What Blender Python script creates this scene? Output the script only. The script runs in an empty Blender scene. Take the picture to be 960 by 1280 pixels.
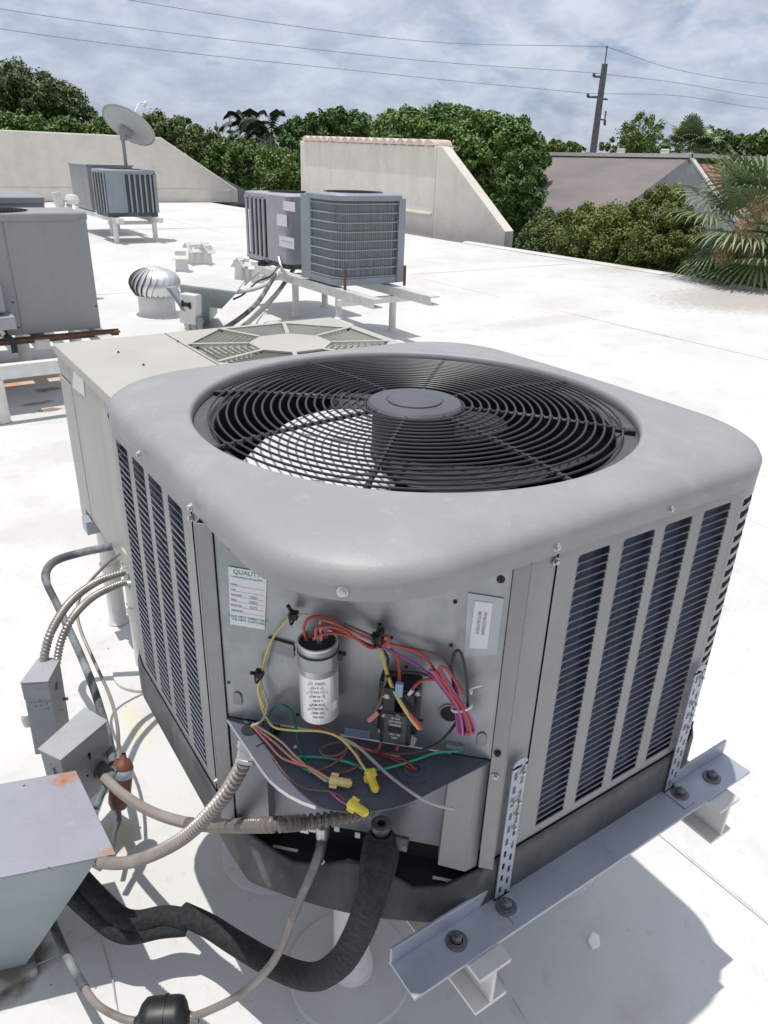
import bpy, bmesh, math, random
import numpy as np
from math import sin, cos, pi, radians, hypot, atan2
from mathutils import Vector, Matrix
random.seed(7); rng = np.random.default_rng(7)
scn = bpy.context.scene
COL = scn.collection

# ------------------------------------------------------------------ camera
CAM = Vector((-0.29112, -0.54602, 1.54928)); FPX = 924.98
YAW, PIT, ROL = 0.97263, 0.44469, 0.031207
def cam_axes():
    cy, sy, cp, sp = cos(YAW), sin(YAW), cos(PIT), sin(PIT)
    f = Vector((cy*cp, sy*cp, -sp)); r = Vector((sy, -cy, 0)); u = r.cross(f)
    cr, sr = cos(ROL), sin(ROL)
    return cr*r+sr*u, -sr*r+cr*u, f
CR, CU, CF = cam_axes()
cd = bpy.data.cameras.new('camera'); cam = bpy.data.objects.new('camera', cd); COL.objects.link(cam)
cam.matrix_world = Matrix(((CR.x, CU.x, -CF.x, CAM.x), (CR.y, CU.y, -CF.y, CAM.y), (CR.z, CU.z, -CF.z, CAM.z), (0, 0, 0, 1)))
cd.sensor_fit = 'VERTICAL'; cd.sensor_height = 36; cd.sensor_width = 27; cd.lens = FPX/1280*36
cd.clip_start = 0.02; cd.clip_end = 6000
cd.dof.use_dof = False
scn.camera = cam
# ------------------------------------------------------------------ sun, sky, exposure
SUN = Vector((-0.092, 0.127, 1.0)).normalized()
SUN_EL = math.asin(SUN.z); SUN_AZ = atan2(SUN.x, SUN.y)
sd = bpy.data.lights.new('sun', 'SUN'); sd.energy = 3.7; sd.angle = radians(0.53); sd.color = (1, .965, .91)
so = bpy.data.objects.new('sun', sd); COL.objects.link(so); so.rotation_euler = SUN.to_track_quat('Z', 'Y').to_euler()
so.location = (0, 0, 20)
wd = bpy.data.worlds.new('World'); scn.world = wd; wd.use_nodes = True
def build_world():
    nt = wd.node_tree; N = nt.nodes; L = nt.links; N.clear()
    out = N.new('ShaderNodeOutputWorld'); bg = N.new('ShaderNodeBackground'); bg.inputs[1].default_value = 0.10
    sky = N.new('ShaderNodeTexSky'); sky.sky_type = 'NISHITA'; sky.sun_disc = False
    sky.sun_elevation = SUN_EL; sky.sun_rotation = SUN_AZ; sky.air_density = 1.0; sky.dust_density = 1.6; sky.ozone_density = 1.4
    tc = N.new('ShaderNodeTexCoord'); sep = N.new('ShaderNodeSeparateXYZ'); L.new(tc.outputs['Generated'], sep.inputs[0])
    # project the view direction on a flat cloud layer
    zz = N.new('ShaderNodeMath'); zz.operation = 'MAXIMUM'; L.new(sep.outputs[2], zz.inputs[0]); zz.inputs[1].default_value = 0.0
    za = N.new('ShaderNodeMath'); za.operation = 'ADD'; L.new(zz.outputs[0], za.inputs[0]); za.inputs[1].default_value = 0.42
    dv = N.new('ShaderNodeVectorMath'); dv.operation = 'DIVIDE'; L.new(tc.outputs['Generated'], dv.inputs[0])
    cb = N.new('ShaderNodeCombineXYZ')
    for i in range(3): L.new(za.outputs[0], cb.inputs[i])
    L.new(cb.outputs[0], dv.inputs[1])
    def noise(scale, detail, rough, off):
        mp = N.new('ShaderNodeMapping'); mp.inputs['Location'].default_value = off; L.new(dv.outputs[0], mp.inputs[0])
        n = N.new('ShaderNodeTexNoise'); n.inputs['Scale'].default_value = scale; n.inputs['Detail'].default_value = detail
        n.inputs['Roughness'].default_value = rough; n.inputs['Distortion'].default_value = .25; L.new(mp.outputs[0], n.inputs['Vector']); return n
    n1 = noise(5.0, 9, .58, (3.1, 1.7, .2)); n2 = noise(7.0, 8, .6, (7.3, 4.4, 2.2))
    r1 = N.new('ShaderNodeValToRGB'); r1.color_ramp.elements[0].position = .30; r1.color_ramp.elements[1].position = .43
    L.new(n1.outputs[0], r1.inputs[0])
    r2 = N.new('ShaderNodeValToRGB')
    e = r2.color_ramp.elements; e[0].position = .36; e[0].color = (4.9, 5.3, 6.5, 1); e[1].position = .64; e[1].color = (7.8, 8.15, 9.1, 1)
    L.new(n2.outputs[0], r2.inputs[0])
    # hazy air pales the sky towards the horizon
    hz = N.new('ShaderNodeMapRange'); L.new(sep.outputs[2], hz.inputs[0]); hz.inputs[1].default_value = 0.0; hz.inputs[2].default_value = .22
    hz.inputs[3].default_value = .5; hz.inputs[4].default_value = .95
    mm = N.new('ShaderNodeMath'); mm.operation = 'MULTIPLY'; L.new(r1.outputs[0], mm.inputs[0]); L.new(hz.outputs[0], mm.inputs[1])
    base = N.new('ShaderNodeMix'); base.data_type = 'RGBA'; base.inputs[0].default_value = .55
    L.new(sky.outputs[0], base.inputs[6]); base.inputs[7].default_value = (3.4, 4.5, 7.0, 1)
    mx = N.new('ShaderNodeMix'); mx.data_type = 'RGBA'
    L.new(mm.outputs[0], mx.inputs[0]); L.new(base.outputs[2], mx.inputs[6]); L.new(r2.outputs[0], mx.inputs[7])
    L.new(mx.outputs[2], bg.inputs[0]); L.new(bg.outputs[0], out.inputs[0])
build_world()
scn.view_settings.view_transform = 'Standard'; scn.view_settings.look = 'None'
scn.view_settings.exposure = 0.0; scn.view_settings.gamma = 1.0
scn.render.resolution_x = 768; scn.render.resolution_y = 1024
try:
    scn.cycles.use_denoising = True; scn.cycles.max_bounces = 8
except Exception: pass

# ------------------------------------------------------------------ measuring: a photo pixel meets a real plane of the place
def ray(px, py): return CR*((px-480)/FPX) + CU*(-(py-640)/FPX) + CF
def PX(px, py, v): d = ray(px, py); return CAM + d*((v-CAM.x)/d.x)
def PY(px, py, v): d = ray(px, py); return CAM + d*((v-CAM.y)/d.y)
def PZ(px, py, v): d = ray(px, py); return CAM + d*((v-CAM.z)/d.z)
def PE(px, py, d):                                # plane of the open electrical panel, d metres in front of it
    k = .27-d*1.41421; r = ray(px, py); return CAM + r*((k-CAM.x-CAM.y)/(r.x+r.y))
def PD(px, py, dist):                             # at a horizontal distance
    d = ray(px, py); return CAM + d*(dist/hypot(d.x, d.y))

# ------------------------------------------------------------------ materials
MATS = {}
def mat(name, col, rough=.5, metal=0., var=.12, scale=8., bump=0., bscale=60., col2=None, spec=.5, coord='Object', detail=5, contrast=(.35, .65), aniso=None):
    if name in MATS: return MATS[name]
    m = bpy.data.materials.new(name); m.use_nodes = True; nt = m.node_tree; N = nt.nodes; L = nt.links
    b = N['Principled BSDF']; b.inputs['Roughness'].default_value = rough; b.inputs['Metallic'].default_value = metal
    b.inputs['Specular IOR Level'].default_value = spec
    tc = N.new('ShaderNodeTexCoord')
    n = N.new('ShaderNodeTexNoise'); n.inputs['Scale'].default_value = scale; n.inputs['Detail'].default_value = detail; n.inputs['Roughness'].default_value = .6
    if aniso:
        mp = N.new('ShaderNodeMapping'); mp.inputs['Scale'].default_value = aniso; L.new(tc.outputs[coord], mp.inputs[0]); L.new(mp.outputs[0], n.inputs['Vector'])
    else: L.new(tc.outputs[coord], n.inputs['Vector'])
    r = N.new('ShaderNodeValToRGB'); r.color_ramp.elements[0].position = contrast[0]; r.color_ramp.elements[1].position = contrast[1]
    c2 = col2 or tuple(min(1, c*(1+var)) for c in col); c1 = col if col2 else tuple(c*(1-var) for c in col)
    r.color_ramp.elements[0].color = (*c1, 1); r.color_ramp.elements[1].color = (*c2, 1)
    L.new(n.outputs[0], r.inputs[0]); L.new(r.outputs[0], b.inputs['Base Color'])
    if bump:
        n2 = N.new('ShaderNodeTexNoise'); n2.inputs['Scale'].default_value = bscale; n2.inputs['Detail'].default_value = 4
        L.new(tc.outputs[coord], n2.inputs['Vector'])
        bp = N.new('ShaderNodeBump'); bp.inputs['Strength'].default_value = bump; bp.inputs['Distance'].default_value = .004
        L.new(n2.outputs[0], bp.inputs['Height']); L.new(bp.outputs[0], b.inputs['Normal'])
    MATS[name] = m; return m
def spot(m, loc, rad, col, strength=1., nscale=30., edge=.5):
    """a stain with a noisy outline at a world point"""
    nt = m.node_tree; N = nt.nodes; L = nt.links; b = N['Principled BSDF']
    src = b.inputs['Base Color'].links[0].from_socket
    g = N.new('ShaderNodeNewGeometry'); n = N.new('ShaderNodeTexNoise'); n.inputs['Scale'].default_value = nscale; n.inputs['Detail'].default_value = 6
    L.new(g.outputs['Position'], n.inputs['Vector'])
    sb = N.new('ShaderNodeVectorMath'); sb.operation = 'SUBTRACT'; L.new(g.outputs['Position'], sb.inputs[0]); sb.inputs[1].default_value = loc
    sc = N.new('ShaderNodeVectorMath'); sc.operation = 'DIVIDE'; L.new(sb.outputs[0], sc.inputs[0]); sc.inputs[1].default_value = rad
    ln = N.new('ShaderNodeVectorMath'); ln.operation = 'LENGTH'; L.new(sc.outputs[0], ln.inputs[0])
    ad = N.new('ShaderNodeMath'); ad.operation = 'MULTIPLY_ADD'; L.new(n.outputs[0], ad.inputs[0]); ad.inputs[1].default_value = 1.6; L.new(ln.outputs['Value'], ad.inputs[2])
    mr = N.new('ShaderNodeMapRange'); L.new(ad.outputs[0], mr.inputs[0]); mr.inputs[1].default_value = 1.8; mr.inputs[2].default_value = 1.8-edge
    mr.inputs[3].default_value = 0; mr.inputs[4].default_value = strength
    mx = N.new('ShaderNodeMix'); mx.data_type = 'RGBA'; L.new(mr.outputs[0], mx.inputs[0]); L.new(src, mx.inputs[6]); mx.inputs[7].default_value = (*col, 1)
    L.new(mx.outputs[2], b.inputs['Base Color'])
def speckle(m, scale, lo, hi, col, amt, detail=3):
    nt = m.node_tree; N = nt.nodes; L = nt.links; b = N['Principled BSDF']; src = b.inputs['Base Color'].links[0].from_socket
    g = N.new('ShaderNodeNewGeometry'); n = N.new('ShaderNodeTexNoise'); n.inputs['Scale'].default_value = scale; n.inputs['Detail'].default_value = detail; n.inputs['Roughness'].default_value = .65
    L.new(g.outputs['Position'], n.inputs['Vector']); mr = N.new('ShaderNodeMapRange'); L.new(n.outputs[0], mr.inputs[0]); mr.inputs[1].default_value = lo; mr.inputs[2].default_value = hi; mr.inputs[3].default_value = 0; mr.inputs[4].default_value = amt
    mx = N.new('ShaderNodeMix'); mx.data_type = 'RGBA'; L.new(mr.outputs[0], mx.inputs[0]); L.new(src, mx.inputs[6]); mx.inputs[7].default_value = (*col, 1); L.new(mx.outputs[2], b.inputs['Base Color'])
def roof_mat():
    m = mat('roof_coating', (.60, .597, .585), .6, 0, var=.07, scale=.9, bump=.25, bscale=38, coord='Object', contrast=(.3, .7))
    nt = m.node_tree; N = nt.nodes; L = nt.links; b = N['Principled BSDF']; src = b.inputs['Base Color'].links[0].from_socket
    g = N.new('ShaderNodeNewGeometry')
    n = N.new('ShaderNodeTexNoise'); n.inputs['Scale'].default_value = .55; n.inputs['Detail'].default_value = 9; n.inputs['Roughness'].default_value = .66
    L.new(g.outputs['Position'], n.inputs['Vector'])
    r = N.new('ShaderNodeValToRGB'); r.color_ramp.elements[0].position = .50; r.color_ramp.elements[1].position = .72
    L.new(n.outputs[0], r.inputs[0]); f = N.new('ShaderNodeMath'); f.operation = 'MULTIPLY'; L.new(r.outputs[0], f.inputs[0]); f.inputs[1].default_value = .6
    mx = N.new('ShaderNodeMix'); mx.data_type = 'RGBA'; L.new(f.outputs[0], mx.inputs[0]); L.new(src, mx.inputs[6]); mx.inputs[7].default_value = (.46, .42, .365, 1)
    n3 = N.new('ShaderNodeTexNoise'); n3.inputs['Scale'].default_value = 70; n3.inputs['Detail'].default_value = 3; L.new(g.outputs['Position'], n3.inputs['Vector'])
    r3 = N.new('ShaderNodeValToRGB'); r3.color_ramp.elements[0].position = .70; r3.color_ramp.elements[1].position = .76; L.new(n3.outputs[0], r3.inputs[0])
    f3 = N.new('ShaderNodeMath'); f3.operation = 'MULTIPLY'; L.new(r3.outputs[0], f3.inputs[0]); f3.inputs[1].default_value = .35
    mx3 = N.new('ShaderNodeMix'); mx3.data_type = 'RGBA'; L.new(f3.outputs[0], mx3.inputs[0]); L.new(mx.outputs[2], mx3.inputs[6]); mx3.inputs[7].default_value = (.42, .38, .33, 1)
    L.new(mx3.outputs[2], b.inputs['Base Color'])
    return m
M_ROOF = roof_mat()
M_PAINT = mat('grey_unit_paint', (.275, .275, .278), .5, 0, var=.05, scale=5, bump=.10, bscale=240)
M_PANEL = mat('grey_panel_paint', (.27, .265, .265), .45, 0, var=.06, scale=7, bump=.10, bscale=200)
M_SLAT = mat('louver_paint', (.22, .23, .26), .5, 0, var=.06, scale=7)
M_BARS = mat('black_guard_wire', (.022, .024, .028), .42, 0, var=.2, scale=30)
M_BLACK = mat('black_plastic', (.012, .013, .015), .45, 0, var=.2, scale=30)
M_SHROUD = mat('dark_grey_shroud', (.085, .09, .10), .55, 0, var=.1, scale=12)
M_COIL = mat('navy_coil_fins', (.062, .074, .115), .5, .3, var=.3, scale=120, aniso=(1, 1, .05))
M_DARK = mat('dark_interior', (.012, .013, .015), .8, 0, var=.2)
M_ALU = mat('bare_aluminium', (.62, .62, .61), .36, .7, var=.08, scale=6, bump=.1, bscale=50)
M_BLADE = mat('fan_blade_aluminium', (.80, .80, .79), .45, .25, var=.08, scale=6)  # base colour raised to hold the glare on one blade
M_RAIL = mat('aluminium_angle', (.37, .40, .46), .42, .35, var=.09, scale=9, bump=.12, bscale=90)
M_GALV = mat('galvanised_sheet', (.29, .31, .325), .36, .55, var=.13, scale=16, bump=.08, bscale=30, contrast=(.38, .62))
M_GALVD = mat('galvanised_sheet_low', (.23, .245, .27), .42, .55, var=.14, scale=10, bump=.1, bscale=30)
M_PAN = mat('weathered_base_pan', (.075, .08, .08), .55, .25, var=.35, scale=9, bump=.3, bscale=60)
M_SHELF = mat('galvanised_shelf', (.095, .105, .135), .5, .3, var=.12, scale=40)  # shade and reflected sky put into the dark blue of the sheet
M_RUBBER = mat('black_foam_insulation', (.016, .017, .018), .85, 0, var=.5, scale=90, bump=.9, bscale=110)
M_WHIP = mat('tan_conduit', (.27, .235, .21), .27, 0, var=.12, scale=14)
M_GREYPIPE = mat('grey_metal_conduit', (.34, .32, .29), .38, .5, var=.2, scale=18)
M_OLDINS = mat('weathered_insulation', (.07, .08, .09), .75, 0, col2=(.28, .30, .31), scale=14, bump=.5, bscale=60, contrast=(.45, .7))
M_COPPER = mat('oxidised_copper', (.16, .11, .085), .45, .5, var=.3, scale=18)
M_COPPERP = mat('painted_copper_line', (.27, .235, .21), .45, .1, col2=(.12, .10, .09), scale=9, contrast=(.45, .75))
M_DRIER = mat('rusty_drier_paint', (.23, .06, .03), .5, 0, col2=(.10, .065, .045), scale=16, bump=.3)
M_BOX = mat('grey_enclosure', (.34, .35, .365), .5, .05, var=.07, scale=10, bump=.1, bscale=90)
M_HOOD = mat('painted_hood_top', (.27, .28, .325), .5, 0, var=.05, scale=9, bump=.15, bscale=60)
M_HOODS = mat('painted_hood_side', (.28, .33, .34), .45, .1, var=.07, scale=8, bump=.2, bscale=50)
M_WHITEP = mat('white_painted_pipe', (.66, .65, .62), .5, 0, var=.07, scale=14)
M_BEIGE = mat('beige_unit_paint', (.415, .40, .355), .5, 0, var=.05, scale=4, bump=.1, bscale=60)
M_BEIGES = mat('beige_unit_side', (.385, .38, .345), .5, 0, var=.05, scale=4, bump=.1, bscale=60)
M_DCOIL = mat('dark_grey_coil_fins', (.065, .07, .076), .5, .2, var=.25, scale=60, aniso=(1, 1, .05))
M_LCOIL = mat('grey_coil_fins', (.17, .18, .185), .5, .2, var=.25, scale=60, aniso=(1, 1, .05))
M_GRU = mat('mid_grey_unit_paint', (.26, .27, .275), .5, 0, var=.05, scale=3)
M_BLU = mat('blue_grey_unit_paint', (.25, .285, .305), .5, 0, var=.08, scale=5)
M_PUR = mat('mauve_grey_unit_paint', (.34, .32, .35), .5, 0, var=.08, scale=5)
M_STUC = mat('cream_stucco', (.70, .655, .585), .85, 0, var=.045, scale=3, bump=.4, bscale=60)
M_MAUVE = mat('weathered_mauve_roof', (.235, .19, .18), .85, 0, col2=(.155, .145, .15), scale=1.1, bump=.4, bscale=9, contrast=(.3, .7), aniso=(1, .6, 3))
M_GABLE = mat('shaded_grey_stucco', (.17, .175, .19), .85, 0, var=.14, scale=2.2, bump=.3, bscale=12)  # grey includes the shade on stucco faces turned from the sun
M_TILE = mat('red_clay_tile', (.38, .18, .14), .7, 0, var=.2, scale=2)
M_TILEP = mat('painted_coping_tile', (.62, .50, .43), .7, 0, var=.15, scale=5)
M_TRIM = mat('cream_trim', (.66, .64, .58), .7, 0, var=.05)
M_STEEL = mat('zinc_steel', (.45, .45, .44), .35, .8, var=.1, scale=30)
M_BOLT = mat('dull_bolt', (.16, .16, .165), .45, .6, var=.2, scale=60)
M_RUST = mat('rusty_steel', (.10, .055, .04), .8, .2, col2=(.18, .09, .055), scale=20)
M_STICK = mat('white_sticker', (.66, .66, .68), .4, 0, var=.03)
M_BLUELAB = mat('blue_grey_sticker', (.33, .38, .50), .4, 0, var=.05)
M_GREENINK = mat('green_ink', (.05, .30, .22), .5, 0, var=.1)
M_GREYINK = mat('grey_ink', (.28, .28, .34), .5, 0, var=.1)
M_REDINK = mat('red_ink', (.5, .12, .12), .5, 0, var=.1)
M_BLACKINK = mat('black_ink', (.03, .03, .04), .5, 0, var=.1)
M_WOODP = mat('utility_pole_wood', (.20, .19, .195), .85, 0, var=.2, scale=4)
M_CABLE = mat('overhead_cable', (.22, .22, .25), .7)
M_DISH = mat('dish_paint', (.36, .38, .37), .5, 0, var=.05, scale=3)
WIRE = {}
for nm, c in dict(red=(.42, .06, .045), darkred=(.22, .04, .03), yellow=(.52, .43, .13), beige=(.45, .36, .24), brown=(.17, .075, .055), pink=(.42, .10, .24), salmon=(.55, .20, .17),
                  purple=(.22, .07, .22), black=(.012, .012, .016), green=(.015, .32, .17), darkgreen=(.02, .12, .08), grey=(.36, .33, .31), blue=(.18, .30, .45), white=(.7, .7, .66), nut=(.72, .56, .06), tan=(.62, .47, .20)).items():
    WIRE[nm] = mat(nm+'_wire_jacket', c, .35, 0, var=.08, scale=20)

speckle(M_PAINT, 9, .50, .68, (.36, .36, .355), .4, 6); speckle(M_PAINT, 120, .66, .72, (.22, .215, .21), .5); speckle(M_PAINT, 35, .64, .70, (.42, .415, .40), .18, 2)
speckle(M_PANEL, 14, .5, .7, (.33, .32, .31), .4, 6); speckle(M_PANEL, 160, .66, .72, (.16, .15, .14), .5)
speckle(M_STUC, 1.2, .52, .68, (.56, .51, .45), .45, 8); speckle(M_STUC, 7, .60, .70, (.50, .45, .40), .3, 5)
speckle(M_BEIGE, 6, .52, .68, (.47, .44, .36), .4, 6); speckle(M_BEIGE, 60, .66, .72, (.28, .25, .19), .5); speckle(M_GRU, 30, .62, .7, (.20, .20, .20), .4)
speckle(M_HOOD, 60, .62, .7, (.36, .37, .40), .4); speckle(M_BOX, 50, .62, .70, (.26, .26, .26), .45); speckle(M_RAIL, 40, .6, .7, (.26, .27, .31), .4)
speckle(M_ROOF, 4.5, .54, .66, (.44, .42, .39), .35, 9); speckle(M_ROOF, 22, .60, .68, (.42, .39, .35), .35, 6)
def streaks(m, col, amt, sx=9):
    nt = m.node_tree; N = nt.nodes; L = nt.links; b = N['Principled BSDF']; src = b.inputs['Base Color'].links[0].from_socket
    g = N.new('ShaderNodeNewGeometry'); mp = N.new('ShaderNodeMapping'); mp.inputs['Scale'].default_value = (1, 1, .07); L.new(g.outputs['Position'], mp.inputs[0])
    n = N.new('ShaderNodeTexNoise'); n.inputs['Scale'].default_value = sx; n.inputs['Detail'].default_value = 6; L.new(mp.outputs[0], n.inputs['Vector'])
    mr = N.new('ShaderNodeMapRange'); L.new(n.outputs[0], mr.inputs[0]); mr.inputs[1].default_value = .52; mr.inputs[2].default_value = .72; mr.inputs[3].default_value = 0; mr.inputs[4].default_value = amt
    mx = N.new('ShaderNodeMix'); mx.data_type = 'RGBA'; L.new(mr.outputs[0], mx.inputs[0]); L.new(src, mx.inputs[6]); mx.inputs[7].default_value = (*col, 1); L.new(mx.outputs[2], b.inputs['Base Color'])
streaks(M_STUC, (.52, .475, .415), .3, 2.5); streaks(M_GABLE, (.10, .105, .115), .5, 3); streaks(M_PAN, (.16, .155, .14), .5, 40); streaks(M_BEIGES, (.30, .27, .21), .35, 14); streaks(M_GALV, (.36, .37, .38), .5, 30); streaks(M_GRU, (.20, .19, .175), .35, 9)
# ------------------------------------------------------------------ object helpers
def tag(o, label=None, cat=None, group=None, kind=None):
    if label: o['label'] = label
    if cat: o['category'] = cat
    if group: o['group'] = group
    if kind: o['kind'] = kind
    return o
def thing(name, loc, label, cat, group=None, rotz=0):
    o = bpy.data.objects.new(name, None); o.empty_display_size = .1; COL.objects.link(o); o.location = loc; o.rotation_euler = (0, 0, rotz)
    o['base'] = list(loc); return tag(o, label, cat, group)
def base_of(p):
    while p is not None:
        if 'base' in p: return Vector(p['base'])
        p = p.parent
    return Vector((0, 0, 0))
class MB:
    """collects geometry in world coordinates and links it as one mesh object"""
    def __init__(s): s.v = []; s.f = []; s.sm = []
    def add(s, vs, fs, smooth=False):
        o = len(s.v); s.v += [tuple(v) for v in vs]; s.f += [tuple(i+o for i in f) for f in fs]; s.sm += [smooth]*len(fs); return s
    def box(s, a, b, M=None):
        x0, y0, z0 = a; x1, y1, z1 = b
        vs = [Vector((x, y, z)) for z in (z0, z1) for x, y in ((x0, y0), (x1, y0), (x1, y1), (x0, y1))]
        if M: vs = [M @ v for v in vs]
        return s.add(vs, [(3, 2, 1, 0), (4, 5, 6, 7), (0, 1, 5, 4), (1, 2, 6, 5), (2, 3, 7, 6), (3, 0, 4, 7)])
    def hull8(s, vs): return s.add(vs, [(3, 2, 1, 0), (4, 5, 6, 7), (0, 1, 5, 4), (1, 2, 6, 5), (2, 3, 7, 6), (3, 0, 4, 7)])
    def obox(s, c, ax, ay, az, hx, hy, hz):
        c = Vector(c); vs = [c+ax*(i*hx)+ay*(j*hy)+az*(k*hz) for k in (-1, 1) for i, j in ((-1, -1), (1, -1), (1, 1), (-1, 1))]
        return s.hull8(vs)
    def prism(s, poly, z0, z1, cap=True):
        n = len(poly); vs = [(x, y, z0) for x, y in poly]+[(x, y, z1) for x, y in poly]
        fs = [(i, (i+1) % n, n+(i+1) % n, n+i) for i in range(n)]
        if cap: fs += [tuple(range(n-1, -1, -1)), tuple(range(n, 2*n))]
        return s.add(vs, fs)
    def slab(s, pts, th):
        """a flat polygon given in 3-D, thickened by the vector th"""
        n = len(pts); th = Vector(th); vs = [Vector(p) for p in pts]+[Vector(p)+th for p in pts]
        return s.add(vs, [(i, (i+1) % n, n+(i+1) % n, n+i) for i in range(n)]+[tuple(range(n-1, -1, -1)), tuple(range(n, 2*n))])
    def tube(s, pts, r, n=8, cap=True, closed=False):
        pts = [Vector(p) for p in pts]; m = len(pts); rr = r if isinstance(r, (list, tuple)) else [r]*m
        vs = []; up = None
        for i, p in enumerate(pts):
            a = pts[i-1] if (i or closed) else p; b = pts[(i+1) % m] if (i < m-1 or closed) else p
            t = (b-a); t = t.normalized() if t.length > 1e-9 else Vector((0, 0, 1))
            if up is None: up = t.orthogonal().normalized()
            up = (up - t*up.dot(t)); up = up.normalized() if up.length > 1e-6 else t.orthogonal().normalized()
            sd_ = t.cross(up)
            for k in range(n):
                an = 2*pi*k/n; vs.append(p+(up*cos(an)+sd_*sin(an))*rr[i])
        fs = []
        for i in range(m if closed else m-1):
            j = (i+1) % m
            for k in range(n): fs.append((i*n+k, i*n+(k+1) % n, j*n+(k+1) % n, j*n+k))
        s.add(vs, fs, True)
        if cap and not closed:
            o = len(s.v)-len(vs); s.f += [tuple(o+k for k in range(n-1, -1, -1)), tuple(o+(m-1)*n+k for k in range(n))]; s.sm += [False]*2
        return s
    def lathe(s, prof, c, ax=Vector((0, 0, 1)), n=32, smooth=True):
        """prof: (radius, height) from bottom to top round the axis"""
        c = Vector(c); ax = Vector(ax).normalized(); e1 = ax.orthogonal().normalized(); e2 = ax.cross(e1); vs = []
        for r, h in prof:
            for k in range(n): a = 2*pi*k/n; vs.append(c+ax*h+(e1*cos(a)+e2*sin(a))*r)
        fs = [(i*n+k, i*n+(k+1) % n, (i+1)*n+(k+1) % n, (i+1)*n+k) for i in range(len(prof)-1) for k in range(n)]
        return s.add(vs, fs, smooth)
    def build(s, name, m, parent=None, bevel=0, sharp=None, label=None, cat=None, group=None, kind=None, base=None, segs=2):
        b = base_of(parent) if base is None else Vector(base)
        me = bpy.data.meshes.new(name); me.from_pydata([(x-b.x, y-b.y, z-b.z) for x, y, z in s.v], [], s.f)
        me.polygons.foreach_set('use_smooth', s.sm)
        me.materials.append(m); me.update()
        if any(s.sm):
            try: me.set_sharp_from_angle(angle=radians(sharp or 45))
            except Exception: pass
        o = bpy.data.objects.new(name, me); COL.objects.link(o)
        if parent is not None: o.parent = parent
        elif base is not None: o.location = base
        if bevel:
            md = o.modifiers.new('bevel', 'BEVEL'); md.width = bevel; md.segments = segs; md.limit_method = 'ANGLE'; md.angle_limit = radians(40)
        return tag(o, label, cat, group, kind)
def spline(pts, k=8, closed=False):
    P = [Vector(p) for p in pts]; n = len(P); out = []
    def g(i): return P[i % n] if closed else (P[0]*2-P[1] if i < 0 else (P[-1]*2-P[-2] if i >= n else P[i]))
    for i in range(n if closed else n-1):
        a, b, c, d = g(i-1), g(i), g(i+1), g(i+2)
        for j in range(k):
            t = j/k; out.append(.5*((2*b)+(c-a)*t+(2*a-5*b+4*c-d)*t*t+(3*b-a-3*c+d)*t*t*t))
    if not closed: out.append(P[-1])
    return out
def even(path, step):
    """resample a polyline at an even step"""
    out = [path[0]]; acc = 0
    for a, b in zip(path, path[1:]):
        L = (b-a).length
        while acc+L >= step:
            t = (step-acc)/L; a = a.lerp(b, t); out.append(a.copy()); L = (b-a).length; acc = 0
        acc += L
    return out
def ribbed(path, r, pitch=.006, depth=.0016, n=12):
    pts = even(path, pitch/5); rr = [r-depth*(0, .0, .25, 1.0, 1.0)[i % 5] for i in range(len(pts))]
    return pts, rr
def text(s_, loc, right, up, size, m, parent, name='lettering', align='CENTER'):
    c = bpy.data.curves.new(name, 'FONT'); c.body = s_; c.size = size; c.align_x = align; c.align_y = 'CENTER'; c.extrude = .00015
    t = bpy.data.objects.new(name, c); COL.objects.link(t)
    me = bpy.data.meshes.new_from_object(t); bpy.data.objects.remove(t); bpy.data.curves.remove(c)
    right = Vector(right).normalized(); up = Vector(up).normalized(); n = right.cross(up); b = base_of(parent)
    M = Matrix(((right.x, up.x, n.x, loc[0]-b.x), (right.y, up.y, n.y, loc[1]-b.y), (right.z, up.z, n.z, loc[2]-b.z), (0, 0, 0, 1)))
    me.transform(M); me.materials.clear(); me.materials.append(m); me.name = name
    o = bpy.data.objects.new(name, me); COL.objects.link(o); o.parent = parent; return o
def share(o, parent, off, name=None, rot=None):
    c = o.copy(); COL.objects.link(c); c.parent = parent; c.location = Vector(off)
    if rot is not None: c.rotation_euler = rot
    return c
def rounded(x0, y0, x1, y1, r, n=8):
    out = []
    for cx, cy, a in ((x1-r, y0+r, -pi/2), (x1-r, y1-r, 0), (x0+r, y1-r, pi/2), (x0+r, y0+r, pi)):
        for k in range(n+1): t = a+pi/2*k/n; out.append((cx+r*cos(t), cy+r*sin(t)))
    return out
def screw(parent, p, n, r=.006, name='screw', m=None):
    n = Vector(n).normalized(); b = MB(); b.lathe([(r*1.25, 0), (r*1.25, .0012), (r*.8, .0014), (r*.8, .005), (r*.5, .0056), (0, .0056)], p, n, 8, False)
    return b.build(name, m or M_STEEL, parent)

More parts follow.
